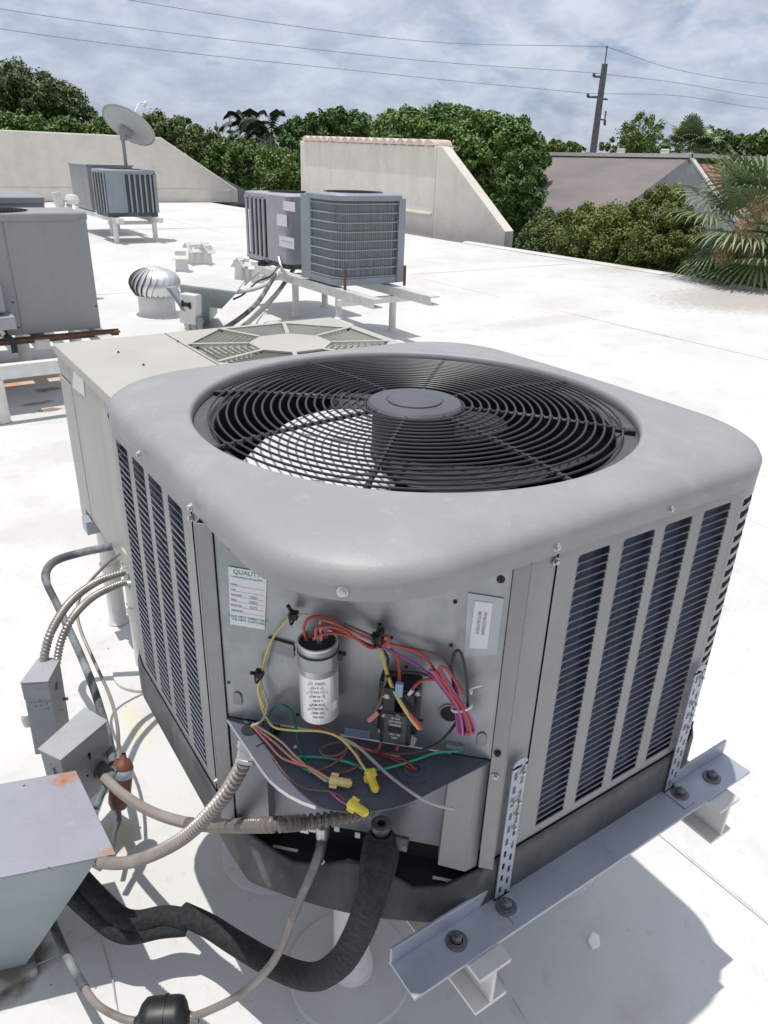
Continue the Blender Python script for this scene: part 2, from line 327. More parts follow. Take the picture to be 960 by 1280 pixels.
# ================================================================== SETTING
GZ = -6.5
def build_setting():
    b = MB(); R = 4000
    b.add([(-R, -R, GZ), (R, -R, GZ), (R, R, GZ), (-R, R, GZ)], [(0, 1, 2, 3)])
    b.build('ground', mat('ground_grass', (.055, .075, .03), .9, 0, var=.3, scale=.05, coord='Object'), kind='structure')
    # roof deck: gently uneven sheet with a real thickness, a low raised lip on its right edge
    def hz(x, y): return .006*sin(x*1.3+.5)*cos(y*.9)+.004*sin(x*3.1+y*2.2)
    b = MB(); xs = np.concatenate([np.linspace(-14, -2, 9), np.linspace(-1.5, 4, 56), np.linspace(4.4, 10.25, 16)]); ys = np.concatenate([np.linspace(-8, -1, 8), np.linspace(-.8, 4, 49), np.linspace(4.4, 26.9, 40)])
    vs = [(x, y, hz(x, y)*min(1, max(0, abs(x)+abs(y)-.2))*.6) for y in ys for x in xs]; nx = len(xs)
    fs = [(j*nx+i, j*nx+i+1, (j+1)*nx+i+1, (j+1)*nx+i) for j in range(len(ys)-1) for i in range(nx-1)]
    b.add(vs, fs, True)
    b.build('roof_deck', M_ROOF, kind='structure')
    b = MB(); b.box((-14, -8, GZ), (10.24, 26.9, -.03)); b.build('building_wall', M_STUC, kind='structure')
    b = MB(); prof = [(10.245, -.40), (10.245, .012), (10.30, .035), (10.42, .035), (10.45, .0), (10.45, -.40)]
    vs = [(x, y, z) for y in (-8, 12.3) for x, z in prof]; n = len(prof)
    b.add(vs, [(i, (i+1) % n, n+(i+1) % n, n+i) for i in range(n)]+[tuple(range(n)), tuple(range(2*n-1, n-1, -1))])
    b.build('roof_edge', M_ROOF, kind='structure')
    # seams and round patches of the roof membrane (4 mm proud laps)
    def seam(name, pts, w):
        b = MB(); pts = [Vector(p) for p in pts]
        for a, c in zip(pts, pts[1:]):
            d = (c-a).normalized(); s_ = Vector((-d.y, d.x, 0))*w/2
            b.add([a-s_, c-s_, c+s_, a+s_], [(0, 1, 2, 3)])
        return b.build(name, mat('seam_dirt', (.36, .35, .34), .8, 0, col2=(.60, .59, .57), scale=9, contrast=(.45, .55)), kind='structure')
    def lap(name, poly, z=.012):
        b = MB(); b.prism(poly, -.01, z); return b.build(name, M_ROOF, kind='structure', bevel=.003)
    def disc(cx, cy, r, n=36): return [(cx+r*cos(2*pi*i/n)*(1+.015*sin(.7*i)), cy+r*sin(2*pi*i/n)) for i in range(n)]
    for i, (cx, cy, r) in enumerate(((.235, .30, .13), (.79, .30, .14), (.21, 1.52, .13), (.235, .66, .13), (.79, .66, .13))): lap('roof_patch', disc(cx, cy, r))
    for x in (1.08, 3.05): seam('roof_seam', [(x, -2, .011), (x+.012, -.3, .011), (x-.006, .8, .012), (x+.01, 2.2, .012), (x, 4.0, .012)], .003)
    seam('roof_seam', [PZ(150, 1150, .011), PZ(60, 1200, .011), PZ(0, 1225, .011)], .004)
    seam('roof_seam', [PZ(120, 1150, .011), PZ(140, 1220, .011), PZ(150, 1290, .011)], .003)
    seam('roof_seam', [PZ(525, 1100, .011), PZ(600, 1180, .011), PZ(690, 1330, .011)], .003)
    for y in (8.9, 17.0):
        b = MB(); b.box((-8, y-.06, -.01), (10.2, y+.06, .0045)); b.build('roof_seam_lap', M_ROOF, kind='structure')
    for x in (6.4,):
        b = MB(); b.box((x-.06, -4, -.01), (x+.06, 26, .0040)); b.build('roof_seam_lap', M_ROOF, kind='structure')
build_setting()
for p_, r_, c_, s_ in ((Vector((.28, 5.30, 0)), (.30, .14, 1), (.55, .26, .09), .8), (Vector((.66, 5.36, 0)), (.25, .12, 1), (.58, .40, .22), .6), (PZ(60, 487, 0), (.12, .06, 1), (.16, .08, .05), .8), (PZ(62, 512, 0), (.10, .05, 1), (.16, .08, .05), .8), (PZ(45, 504, 0), (.12, .05, 1), (.12, .12, .07), .7), (PZ(20, 455, 0), (.3, .2, 1), (.25, .20, .16), .5),
                   (PZ(15, 1215, 0), (.09, .07, 1), (.10, .08, .05), .9), (PZ(925, 374, 0), (1.5, 1.1, 1), (.36, .33, .29), .75), (PZ(800, 335, 0), (1.6, .5, 1), (.42, .39, .34), .55), (PZ(690, 400, 0), (1.2, .25, 1), (.46, .43, .37), .5), (PZ(880, 760, 0), (.12, .09, 1), (.46, .42, .36), .5), (PZ(110, 560, 0), (.5, .25, 1), (.47, .45, .42), .5), (PZ(60, 660, 0), (.35, .18, 1), (.48, .46, .43), .5), (PZ(560, 296, 0), (.7, .35, 1), (.5, .49, .47), .6),
                   (PZ(150, 1045, 0), (.05, .08, 1), (.45, .40, .22), .5), (PZ(170, 905, 0), (.03, .12, 1), (.62, .58, .38), .6), (PZ(770, 440, 0), (1.0, .10, 1), (.66, .62, .52), .6)):
    spot(M_ROOF, tuple(p_), r_, c_, s_, nscale=14)

def parapets():
    # left far wall: stucco, its right end raked down, a low moulding along the foot
    A = Vector((-9, 28.3, 0)); B = Vector((11.3, 26.4, 0)); d = (B-A).normalized(); nrm = Vector((d.y, -d.x, 0)); L = (B-A).length
    t = thing('parapet_wall', A, 'long cream stucco parapet wall with a raked right end behind the satellite dish', 'wall')
    Ls = L-2.55; pts = [A, B, B+Vector((0, 0, .42)), A+d*Ls+Vector((0, 0, 2.0)), A+Vector((0, 0, 2.12))]
    b = MB(); b.slab(pts, -nrm*.35); b.build('wall', M_STUC, t, bevel=.03)
    b = MB(); b.slab([A+nrm*.04, A+d*(L-.3)+nrm*.04, A+d*(L-.3)+nrm*.04+Vector((0, 0, .42)), A+nrm*.04+Vector((0, 0, .42))], -nrm*.05); b.build('foot_moulding', M_STUC, t, bevel=.02)
    q = MB(); q.add([B+nrm*.0+Vector((-.7, .5, .9)), B+Vector((1.9, 1.5, -.2)), B+Vector((-.2, 1.8, -.2)), B+Vector((-1.2, .9, 1.3))], [(0, 1, 2, 3)]); q.slab([B+Vector((-.75, .5, .95)), B+Vector((1.7, .7, -.1)), B+Vector((-.5, .3, -.1))], (0, .3, 0)); q.build('raked_return', M_GABLE, t)  # return of the cream wall, its shade put into the grey colour
    # middle parapet: bright long face (X = 10.8) topped with barrel tiles, shaded raked end panel
    t = thing('parapet_wall', (10.8, 14.1, 0), 'cream stucco parapet with barrel tile coping and a steep raked end', 'wall')
    b = MB(); b.slab([Vector((10.8, 14.1, -.3)), Vector((10.8, 20.6, -.3)), Vector((10.8, 20.6, 1.96)), Vector((10.8, 14.1, 1.84))], (.5, 0, 0)); b.build('wall', M_STUC, t, bevel=.02)
    b = MB(); b.slab([Vector((10.76, 14.16, .40)), Vector((10.76, 20.5, .44)), Vector((10.76, 20.5, .50)), Vector((10.76, 14.16, .46))], (.05, 0, 0)); b.build('moulding', M_STUC, t, bevel=.01)
    e = Vector((11.25, 12.1, 0)); s = Vector((10.81, 14.095, 0))
    b = MB(); b.slab([s+Vector((0, 0, -.3)), e+Vector((0, 0, -.4)), e+Vector((0, 0, .22)), s+Vector((.03, -.14, 1.84)), s+Vector((0, 0, 1.85))], (.35, .12, 0)); b.build('raked_end', M_STUC, t, bevel=.01)
    n = 17
    for i in range(n):
        y = 14.35+i*(6.2/n); z = 1.85+(y-14.1)*.018; b = MB(); r = .17
        prof = [(r*cos(a), r*sin(a)*.75) for a in np.linspace(0, pi, 7)]
        vs = [(x, y+u, z+w) for x in (10.74, 11.3) for u, w in prof]
        b.add(vs, [(k, k+1, 7+k+1, 7+k) for k in range(6)]+[tuple(range(6, -1, -1)), tuple(range(7, 14)), (0, 7, 13, 6)], True); b.build('tile', M_TILEP, t, sharp=50)
parapets()

def neighbour():
    t = thing('neighbouring_roof', (17, 12.06, 0), 'mauve sloping roof with a grey gable end and red clay tiles beyond the roof edge', 'roof')
    Ap = Vector((17, 12.06, 1.80)); Bk = Vector((17, 21.5, 1.78)); L = Vector((12.6, 12.06, -.45)); T = Vector((17.46, 11.2, .89)); T2 = Vector((18.5, 9.2, -1.6))
    b = MB(); b.slab([Ap, Bk, Vector((11.3, 21.5, -1.2)), Vector((11.3, 12.06, -1.25))], (.1, 0, -.15)); b.build('stucco_slope', M_MAUVE, t)
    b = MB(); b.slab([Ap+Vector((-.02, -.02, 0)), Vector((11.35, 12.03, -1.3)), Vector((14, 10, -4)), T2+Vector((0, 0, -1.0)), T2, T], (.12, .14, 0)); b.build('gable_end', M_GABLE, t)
    tr = (T2-Ap); b = MB(); s_ = Vector((.17, .05, .03)); u = Vector((0, 0, .06)); b.slab([Ap-s_*.35, T2-s_*.35, T2+s_*.65, Ap+s_*.65], u); b.build('verge_trim', M_TRIM, t)
    b = MB(); b.slab([Vector((16.9, 12.0, 1.79)), Vector((16.9, 21.5, 1.77)), Vector((17.05, 21.5, 1.77)), Vector((17.05, 12.0, 1.79))], (0, 0, .09)); b.build('ridge_cap', M_TRIM, t)
    b = MB(); b.slab([Ap+Vector((0, -.06, 0)), Vector((24, 12.0, 1.8)), Vector((24, 12.2, 1.8)), Ap+Vector((0, .15, 0))], (0, 0, .09)); b.build('ridge_cap', M_TRIM, t)
    # tiled slope: individual barrel tiles in courses
    b = MB(); dn = (T2-Ap)/6.5; E2 = Vector((1, 0, 0)); base = Ap+Vector((.15, -.02, -.12))
    b.slab([base, base+E2*7, base+E2*7+dn*6.5, base+dn*6.5], (0, 0, -.1)); b.build('tile_underlay', M_TILE, t)
    w = .25; dl = dn*1.02; nn = dl.cross(E2).normalized(); nn = nn if nn.z > 0 else -nn
    proto = None
    for r_ in range(6):
        for c_ in range(12):
            if proto is None:
                m_ = MB(); K = 6
                for s, lift, rr in ((0, .00, .10), (1, .05, .125)):
                    for k in range(K+1):
                        a = pi*k/K; p = E2*(-rr*cos(a))+nn*(rr*sin(a)*.8+lift)+dl*s; m_.v.append(tuple(p))
                m_.f = [(k, k+1, K+1+k+1, K+1+k) for k in range(K)]+[tuple(range(K+1, 2*K+2))]; m_.sm = [True]*K+[False]
                proto = m_.build('tile', M_TILE, t, base=(0, 0, 0)); o = proto
            else: o = proto.copy(); COL.objects.link(o)
            o.parent = t; o.location = base+dn*(.15+r_)+E2*(.2+c_*w+.02*(r_ % 2))-Vector(t['base'])+nn*.02
    for px in (775, 830): 
        p = Vector(PX(px, 196, 17.0)); b = MB(); b.prism([(p.x-.06, p.y-.1), (p.x+.06, p.y-.1), (p.x+.06, p.y+.1), (p.x-.06, p.y+.1)], 1.8, 1.98); o = b.build('vent_stub', M_TRIM, t, bevel=.02)
    # lower wall of the neighbouring building
    b = MB(); b.box((11.6, 12.3, GZ), (21, 21.4, -1.3)); b.build('wall', M_STUC, t)
neighbour()

# ------------------------------------------------------------------ trees
LEAFM = {}
def leafmat(name, c, c2, tr=.25):
    if name in LEAFM: return LEAFM[name]
    m = mat(name, c, .6, 0, col2=c2, scale=1.3, contrast=(.3, .7)); nt = m.node_tree; b = nt.nodes['Principled BSDF']
    # leaves differ one by one: colour also varies per loose leaf
    g = nt.nodes.new('ShaderNodeNewGeometry'); mx = nt.nodes.new('ShaderNodeMix'); mx.data_type = 'RGBA'; mx.blend_type = 'MULTIPLY'; mx.inputs[0].default_value = 1
    rp = nt.nodes.new('ShaderNodeValToRGB'); rp.color_ramp.elements[0].color = (.45, .5, .45, 1); rp.color_ramp.elements[1].color = (1.5, 1.35, 1.1, 1)
    src = b.inputs['Base Color'].links[0].from_socket
    nt.links.new(g.outputs['Random Per Island'], rp.inputs[0]); nt.links.new(src, mx.inputs[6]); nt.links.new(rp.outputs[0], mx.inputs[7]); nt.links.new(mx.outputs[2], b.inputs['Base Color'])
    LEAFM[name] = m; return m
def leaf_cloud(name, clumps, per, size, m, parent, aspect=.5, droop=0.):
    """many small leaf faces scattered through clumps (centre, radii)"""
    V = []; 
    for (c, rad) in clumps:
        n = int(per*max(.25, (rad[0]*rad[1]*rad[2])**(2/3)))
        d = rng.normal(size=(n, 3)); d /= np.linalg.norm(d, axis=1)[:, None]; r = rng.uniform(.30, 1.32, n)**.8
        p = np.array(c)+d*r[:, None]*np.array(rad)
        nrm = d+rng.normal(size=(n, 3))*.7+np.array([0, 0, .35]); nrm /= np.linalg.norm(nrm, axis=1)[:, None]
        t = np.cross(nrm, rng.normal(size=(n, 3))); t /= np.linalg.norm(t, axis=1)[:, None]; bt = np.cross(nrm, t)
        t[:, 2] -= droop; s = size*rng.uniform(.6, 1.4, n)[:, None]
        q = np.stack([p-t*s, p+bt*s*aspect, p+t*s, p-bt*s*aspect], 1); V.append(q.reshape(-1, 3))
    V = np.concatenate(V); b = base_of(parent); V = V-np.array(b); nq = len(V)//4
    me = bpy.data.meshes.new(name); me.vertices.add(len(V)); me.vertices.foreach_set('co', V.ravel()); me.loops.add(nq*4); me.loops.foreach_set('vertex_index', np.arange(nq*4, dtype=np.int32))
    me.polygons.add(nq); me.polygons.foreach_set('loop_start', np.arange(0, nq*4, 4, dtype=np.int32)); me.update(calc_edges=True)
    me.materials.append(m); o = bpy.data.objects.new(name, me); COL.objects.link(o); o.parent = parent; return o
def blob_clumps(c, R, n, r0, r1, flat=1., seed=0):
    rg = np.random.default_rng(seed); out = []
    for i in range(n):
        d = rg.normal(size=3); d /= np.linalg.norm(d); k = rg.uniform(.35, 1)**.6; r = rg.uniform(r0, r1)
        out.append((tuple(np.array(c)+d*np.array(R)*k), (r, r, r*rg.uniform(.6, .9)*flat)))
    for i in range(int(n*.9)):
        d = rg.normal(size=3); d[2] = abs(d[2])*.8; d /= np.linalg.norm(d); r = rg.uniform(r0, r1)*.42; k = rg.uniform(1.0, 1.24)
        out.append((tuple(np.array(c)+d*np.array(R)*k), (r, r, r*rg.uniform(.7, 1.3))))
    return out
M_BARK = mat('tree_bark', (.12, .09, .065), .9, 0, var=.3, scale=6, bump=.6, bscale=20)
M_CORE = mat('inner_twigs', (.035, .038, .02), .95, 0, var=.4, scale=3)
def tree(name, px, ptop, pbot, dist, wpx, label, cat, lm, per=420, size=.09, n=26, seed=1, core=True, group=None, rr=(.24, .42), asp=.5, depth=1.0):
    n = int(n*1.7)
    """a broadleaf crown: photo column px, rows ptop..pbot, wpx wide at a distance"""
    top = PD(px, ptop, dist); bot = PD(px, pbot, dist); c = (top+bot)/2; Rz = (top-bot).length/2; Rx = abs((PD(px+wpx/2, (ptop+pbot)/2, dist)-PD(px-wpx/2, (ptop+pbot)/2, dist)).length)/2
    size *= .6; per *= 2.6
    t = thing(name, (c.x, c.y, GZ), label, cat, group)
    b = MB(); b.tube(spline([(c.x, c.y, GZ), (c.x+.2, c.y, (GZ+c.z-Rz)/2), (c.x, c.y+.1, c.z)], 4), [.05*Rx+.16-.012*i for i in range(9)], 8)
    rg = random.Random(seed)
    for i in range(6):
        a = 2*pi*i/6+rg.random(); e = Vector((c.x+Rx*.6*cos(a), c.y+Rx*.6*sin(a), c.z+Rz*rg.uniform(-.3, .6))); s = Vector((c.x, c.y, c.z-Rz*rg.uniform(.4, .9)))
        b.tube(spline([s, s.lerp(e, .5)+Vector((0, 0, .1*Rz)), e], 4), [.09-.008*k for k in range(9)], 6)
    b.build('trunk', M_BARK, t)
    cl = blob_clumps(c, (Rx*.78, Rx*.78*depth, Rz*.80), n, rr[0]*min(Rx, Rz), rr[1]*min(Rx, Rz)*1.2, 1., seed)
    leaf_cloud('crown', cl, per, size, lm, t, asp)
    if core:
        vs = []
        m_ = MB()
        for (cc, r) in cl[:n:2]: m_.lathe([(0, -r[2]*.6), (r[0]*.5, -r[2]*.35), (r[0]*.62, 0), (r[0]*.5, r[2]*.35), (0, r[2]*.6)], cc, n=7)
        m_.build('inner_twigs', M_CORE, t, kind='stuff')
    return t
LM_DARK = leafmat('dark_leaf', (0.051, 0.116, 0.023), (0.091, 0.170, 0.039))
LM_MID = leafmat('mid_leaf', (0.071, 0.152, 0.025), (0.131, 0.214, 0.046))
LM_BRI = leafmat('bright_leaf', (0.101, 0.191, 0.033), (0.171, 0.254, 0.064))
LM_OLV = leafmat('olive_leaf', (0.074, 0.128, 0.030), (0.147, 0.187, 0.055))
LM_RED = leafmat('red_tinged_leaf', (0.096, 0.164, 0.032), (0.192, 0.190, 0.048))
LM_PINE = leafmat('pine_needles', (0.057, 0.107, 0.029), (0.102, 0.143, 0.042))
tree('spreading_tree', 14, 80, 196, 62, 225, 'broad dark spreading tree rising above the left parapet', 'tree', LM_PINE, 300, .24, 40, 3, asp=.35)
tree('hedge_tree', 20, 138, 185, 44, 120, 'pale green leafy tree low behind the far left end of the parapet', 'tree', LM_MID, 330, .17, 22, 4)
tree('hedge_tree', 85, 146, 190, 46, 60, 'mid green bushy tree below the spreading tree, just left of the dish', 'tree', LM_MID, 330, .17, 16, 5)
tree('round_tree', 140, 143, 195, 52, 80, 'small rounded green tree right behind the satellite dish', 'tree', LM_BRI, 300, .17, 14, 6)
tree('round_tree', 208, 141, 200, 50, 100, 'olive green rounded tree just right of the satellite dish', 'tree', LM_OLV, 330, .19, 18, 7)
tree('shrubby_tree', 252, 160, 215, 40, 70, 'low bushy tree above the raked end of the left parapet', 'tree', LM_OLV, 360, .13, 16, 8)
tree('shrubby_tree', 300, 172, 240, 36, 100, 'bright bushy tree between the two parapets, lower left', 'tree', LM_MID, 380, .13, 24, 9)
tree('shrubby_tree', 352, 186, 250, 32, 70, 'yellow green bushy tree behind the mauve condenser', 'tree', LM_BRI, 380, .10, 18, 10)
tree('broadleaf_tree', 385, 146, 215, 45, 70, 'dark broadleaf tree rising left of the tiled parapet', 'tree', LM_DARK, 340, .17, 22, 11)
tree('broadleaf_tree', 420, 136, 200, 42, 90, 'large dark green broadleaf tree behind the tiled parapet', 'tree', LM_DARK, 340, .17, 26, 12)
tree('broadleaf_tree', 448, 142, 200, 44, 50, 'narrow dark tree behind the tiled parapet between two bigger crowns', 'tree', LM_MID, 340, .16, 16, 13)
tree('broadleaf_tree', 498, 134, 212, 30, 70, 'light green loose tree behind the right half of the tiled parapet', 'tree', LM_BRI, 380, .12, 20, 14)
tree('broadleaf_tree', 606, 138, 275, 22.5, 152, 'big dense dark green tree right beside the raked end of the tiled parapet', 'tree', LM_MID, 900, .095, 60, 15, rr=(.20, .34))
tree('broadleaf_tree', 540, 133, 225, 24, 120, 'full olive green crown over the corner of the tiled parapet', 'tree', LM_MID, 760, .095, 40, 16)
tree('broadleaf_tree', 647, 188, 318, 19.6, 66, 'dark lower crown hanging beside the mauve roof', 'tree', LM_DARK, 900, .09, 30, 17)
tree('wispy_tree', 800, 142, 200, 60, 62, 'thin wispy pale green tree behind the mauve roof', 'tree', LM_BRI, 90, .16, 14, 18, core=False)
tree('dark_tree', 888, 160, 205, 75, 60, 'dark tree far behind the red tiles', 'tree', LM_DARK, 300, .25, 16, 19)
tree('dark_tree', 925, 168, 210, 80, 60, 'very dark low tree at the right edge beyond the red tiles', 'tree', LM_DARK, 300, .25, 16, 20)
tree('low_tree', 800, 170, 205, 80, 110, 'low pale hedge-like tree behind the ridge, under the wispy tree', 'tree', LM_BRI, 260, .25, 18, 23)
tree('low_tree', 955, 158, 215, 60, 60, 'green tree at the right edge above the red tiles', 'tree', LM_MID, 300, .2, 16, 24)
tree('low_tree', 700, 174, 200, 85, 60, 'bright low tree on the horizon left of the utility pole', 'tree', LM_BRI, 260, .28, 14, 21)
for i, (px, w, pt, pb, di, lm, lab) in enumerate(((690, 92, 264, 372, 16.6, LM_OLV, 'leafy bush at the roof edge below the mauve roof, leftmost of three'),
                                       (748, 124, 246, 384, 15.7, LM_RED, 'reddish green bush at the roof edge in the middle of three'),
                                       (818, 112, 234, 396, 14.7, LM_RED, 'tall reddish green bush at the roof edge next to the fan palm'))):
    tree('roof_edge_bush', px, pt, pb, di, w, lab, 'bush', lm, 1500, .042, 34, 30+i, group='bushes growing up past the roof edge', rr=(.20, .34))
# treeline on the horizon and the far wood
def treeline():
    cl = []; rg = np.random.default_rng(5)
    for i in range(420):
        a = radians(rg.uniform(8, 118)); d = rg.uniform(110, 260); r = rg.uniform(2.5, 5.0)
        h = 2.0+rg.uniform(-2.2, 2.0)+(d-110)*.012
        cl.append(((CAM.x+cos(a)*d, CAM.y+sin(a)*d, h-r), (r*1.5, r*1.5, r)))
    t = leaf_cloud('far_wood', cl, 14, .75, leafmat('far_leaf', (.045, .07, .03), (.08, .105, .045)), None, .6); tag(t, kind='stuff')
    b = MB()
    for (c, r) in cl: b.lathe([(0, -r[2]*.9), (r[0]*.8, -r[2]*.3), (r[0]*.85, r[2]*.1), (r[0]*.5, r[2]*.6), (0, r[2]*.8)], c, n=7)
    tag(b.build('far_wood_core', leafmat('far_leaf', (.045, .07, .03), (.08, .105, .045))), kind='stuff')
    cl = []
    for i in range(240):
        a = radians(rg.uniform(20, 110)); d = rg.uniform(40, 100); r = rg.uniform(1.5, 3.)
        cl.append(((CAM.x+cos(a)*d, CAM.y+sin(a)*d, -2.2-r+rg.uniform(-1, 1.0)), (r*1.5, r*1.5, r)))
    t = leaf_cloud('lower_wood', cl, 45, .3, LM_DARK, None, .6); tag(t, kind='stuff')
treeline()

def frond_set(parent, name, c, n, L, m, spread=(0, 70), fan=False, seed=1, leaf=.02, segs=9):
    rg = random.Random(seed)
    for i in range(n):
        az = 2*pi*i*.381966+rg.uniform(-.2, .2); el = radians(rg.uniform(*spread)); l = L*rg.uniform(.8, 1.1)
        d = Vector((cos(az)*cos(el), sin(az)*cos(el), sin(el))); up = Vector((0, 0, 1)); side = d.cross(up).normalized() if abs(d.z) < .99 else Vector((1, 0, 0))
        b = MB()
        if fan:
            st = Vector(c)+d*l*.55; b.tube(spline([Vector(c), Vector(c)+d*l*.3+up*.02, st], 3), leaf*.5, 5)
            nrm = side.cross(d).normalized(); K = 26
            for k in range(K):
                a = radians(-115+230*k/(K-1)); dd = d*cos(a)+side*sin(a); ll = l*.62*(1-.28*abs(a)/2)*rg.uniform(.9, 1.05)
                w = nrm.cross(dd).normalized()*leaf*1.2
                p0 = st; p1 = st+dd*ll*.55+nrm*.02; p2 = st+dd*ll*.86-up*ll*.08; p3 = st+dd*ll-up*ll*.22
                b.add([p0, p1-w, p1+w+nrm*leaf*.5, p2-w*.6, p2+w*.6, p3], [(0, 1, 2), (1, 3, 4, 2), (3, 5, 4)])
        else:
            pts = spline([Vector(c), Vector(c)+d*l*.5+up*l*.10, Vector(c)+d*l*.9-up*l*.12, Vector(c)+d*l*1.05-up*l*.35], 4)
            b.tube(pts, leaf*.35, 4)
            for j in range(2, len(pts)):
                for sgn in (-1, 1):
                    for q in (0, .5):
                        p = pts[j].lerp(pts[j-1], q); e = p+side*sgn*l*.26-up*l*.14+d*l*.05
                        w = d*leaf; b.add([p-w, p+w, e], [(0, 1, 2)])
        b.build(name, m, parent)
LM_FAN = mat('fan_palm_leaf', (.12, .18, .075), .5, 0, col2=(.24, .30, .15), scale=2.5, contrast=(.3, .7))
LM_DEAD = mat('dry_palm_leaf', (.21, .15, .07), .8, 0, var=.3, scale=6)
LM_COCO = mat('coconut_palm_leaf', (.045, .065, .03), .6, 0, var=.35, scale=3)
def palms():
    for px, py, dist, L, lab in ((311, 166, 70, 2.7, 'slender coconut palm above the gap between the parapets, left of two'), (338, 168, 66, 2.6, 'coconut palm with a thicker trunk next to the dark trees, right of two')):
        c = PD(px, py, dist); t = thing('coconut_palm', (c.x, c.y, GZ), lab, 'palm tree', 'coconut palms between the two parapets')
        b = MB(); b.tube(spline([(c.x, c.y, GZ), (c.x-.2, c.y, -3), c], 4), .17, 7); b.build('trunk', M_BARK, t)
        frond_set(t, 'frond', c, 16, L, LM_COCO, (-20, 70), seed=px, leaf=.10)
    c = PD(950, 288, 13.2); t = thing('fan_palm', (c.x, c.y, GZ), 'fan palm with dry brown flower stalks at the right edge of the roof', 'palm tree')
    b = MB(); b.tube([(c.x, c.y, GZ), (c.x, c.y, -2), c], [.2, .19, .13], 10); b.build('trunk', M_BARK, t)
    frond_set(t, 'frond', c, 64, 1.30, LM_FAN, (-55, 62), True, 5, .017)
    c2 = PD(955, 345, 12.9); frond_set(t, 'frond', c2, 26, 1.05, LM_FAN, (-35, 40), True, 8, .017)
    for k, (px, py) in enumerate(((925, 290), (905, 315), (940, 310), (950, 262))):
        cc = PD(px, py, 12.1); o = leaf_cloud('dry_flower_stalk', [(tuple(cc), (.15, .15, .19))], 2600, .022, LM_DEAD, t, .25, .6); o['kind'] = 'stuff'
    c = PD(862, 186, 38); t = thing('fan_palm', (c.x, c.y, GZ), 'round bright green fan palm crown behind the mauve roof', 'palm tree')
    b = MB(); b.tube([(c.x, c.y, GZ), c], .2, 8); b.build('trunk', M_BARK, t)
    frond_set(t, 'frond', c, 44, 1.25, LM_FAN, (-40, 90), True, 12, .03)
    for px, top, lab in ((662, 146, 'dark Norfolk pine tip rising behind the big dense tree'), (270, 152, 'thin dark conifer left of the coconut palms'), (287, 148, 'second thin dark conifer left of the coconut palms')):
        a = PD(px, top, 75); bz = a.z; t = thing('conifer', (a.x, a.y, GZ), lab, 'conifer'); b = MB(); b.tube([(a.x, a.y, GZ), (a.x, a.y, bz)], [.22, .04], 6); b.build('trunk', M_BARK, t)
        leaf_cloud('crown', [((a.x, a.y, bz-.5-.55*k), (.18+.11*k, .18+.11*k, .12)) for k in range(9)], 320, .13, LM_DARK, t, .4)
palms()

# ------------------------------------------------------------------ utility pole and wires
def pole():
    D = 58; foot = PD(741, 192, D); head = PD(751.5, 80, D); x, y = foot.x, foot.y
    t = thing('utility_pole', (x, y, GZ), 'grey wooden utility pole with short insulator arms behind the mauve roof', 'utility pole')
    top = head.z; b = MB(); b.tube([(x, y, GZ), (x, y, top)], [.30, .20], 10); b.build('pole', M_WOODP, t)
    r = Vector((CR.x, CR.y, 0)).normalized()
    b = MB(); b.tube([(x, y, top), (x, y, top+.9)], .045, 6); b.tube([Vector((x, y, top+.9))-r*.05, Vector((x, y, top+1.0))], .07, 6); b.build('top_insulator', M_WOODP, t)
    hs = []
    for dz, l in ((.72, .62), (1.9, .85)):
        b = MB(); a = Vector((x, y, top-dz)); b.tube([a, a-r*l], .07, 6); b.lathe([(.09, 0), (.12, .08), (.07, .12), (.11, .18), (.05, .22)], a-r*l, n=8); b.build('insulator_arm', M_WOODP, t); hs.append(a-r*l+Vector((0, 0, .2)))
    a = Vector((x, y, top-2.0)); b = MB(); b.tube([a, a+r*.5], .06, 6); b.build('insulator_arm', M_WOODP, t)
    b = MB(); a = Vector((x, y, top-3.2)); b.tube([a, a+r*.5, a+r*.5+Vector((0, 0, .5))], .06, 6); b.tube([a+r*.5, a+r*.55-Vector((0, 0, .35))], .1, 6); b.build('transformer_bracket', M_CABLE, t)
    # three lines: from the left edge of the picture past the pole to the right edge
    labs = ['topmost overhead wire crossing the sky', 'middle overhead wire crossing the sky', 'lowest overhead wire crossing the sky']
    Pt = [Vector((x, y, top+.95)), hs[0], hs[1]]
    left = [(0, 5-35), (0, 11), (0, 36)]; mids = [(480, 47), (480, 71), (480, 92)]; lefts = [(150, 0), (0, 11), (0, 36)]; right = [(960, 105), (960, 122), (960, 136)]; midr = [(850, 88), (850, 104), (850, 120)]
    for i in range(3):
        l = PD(*left[i], 52); ml = PD(*mids[i], 55) ; rt = PD(*right[i], 80); mr = PD(*midr[i], 68)
        l2 = l+(l-ml)*1.0+Vector((0, 0, 1.5)); r2 = rt+(rt-mr)*1.5+Vector((0, 0, 1.0))
        b = MB(); b.tube(spline([l2, l, ml, Pt[i]], 8)+spline([Pt[i], mr, rt, r2], 8)[1:], .014, 5)
        w = b.build('overhead_wire', M_CABLE, base=tuple(Pt[i])); tag(w, labs[i], 'wire', 'overhead wires on the utility pole')
pole()

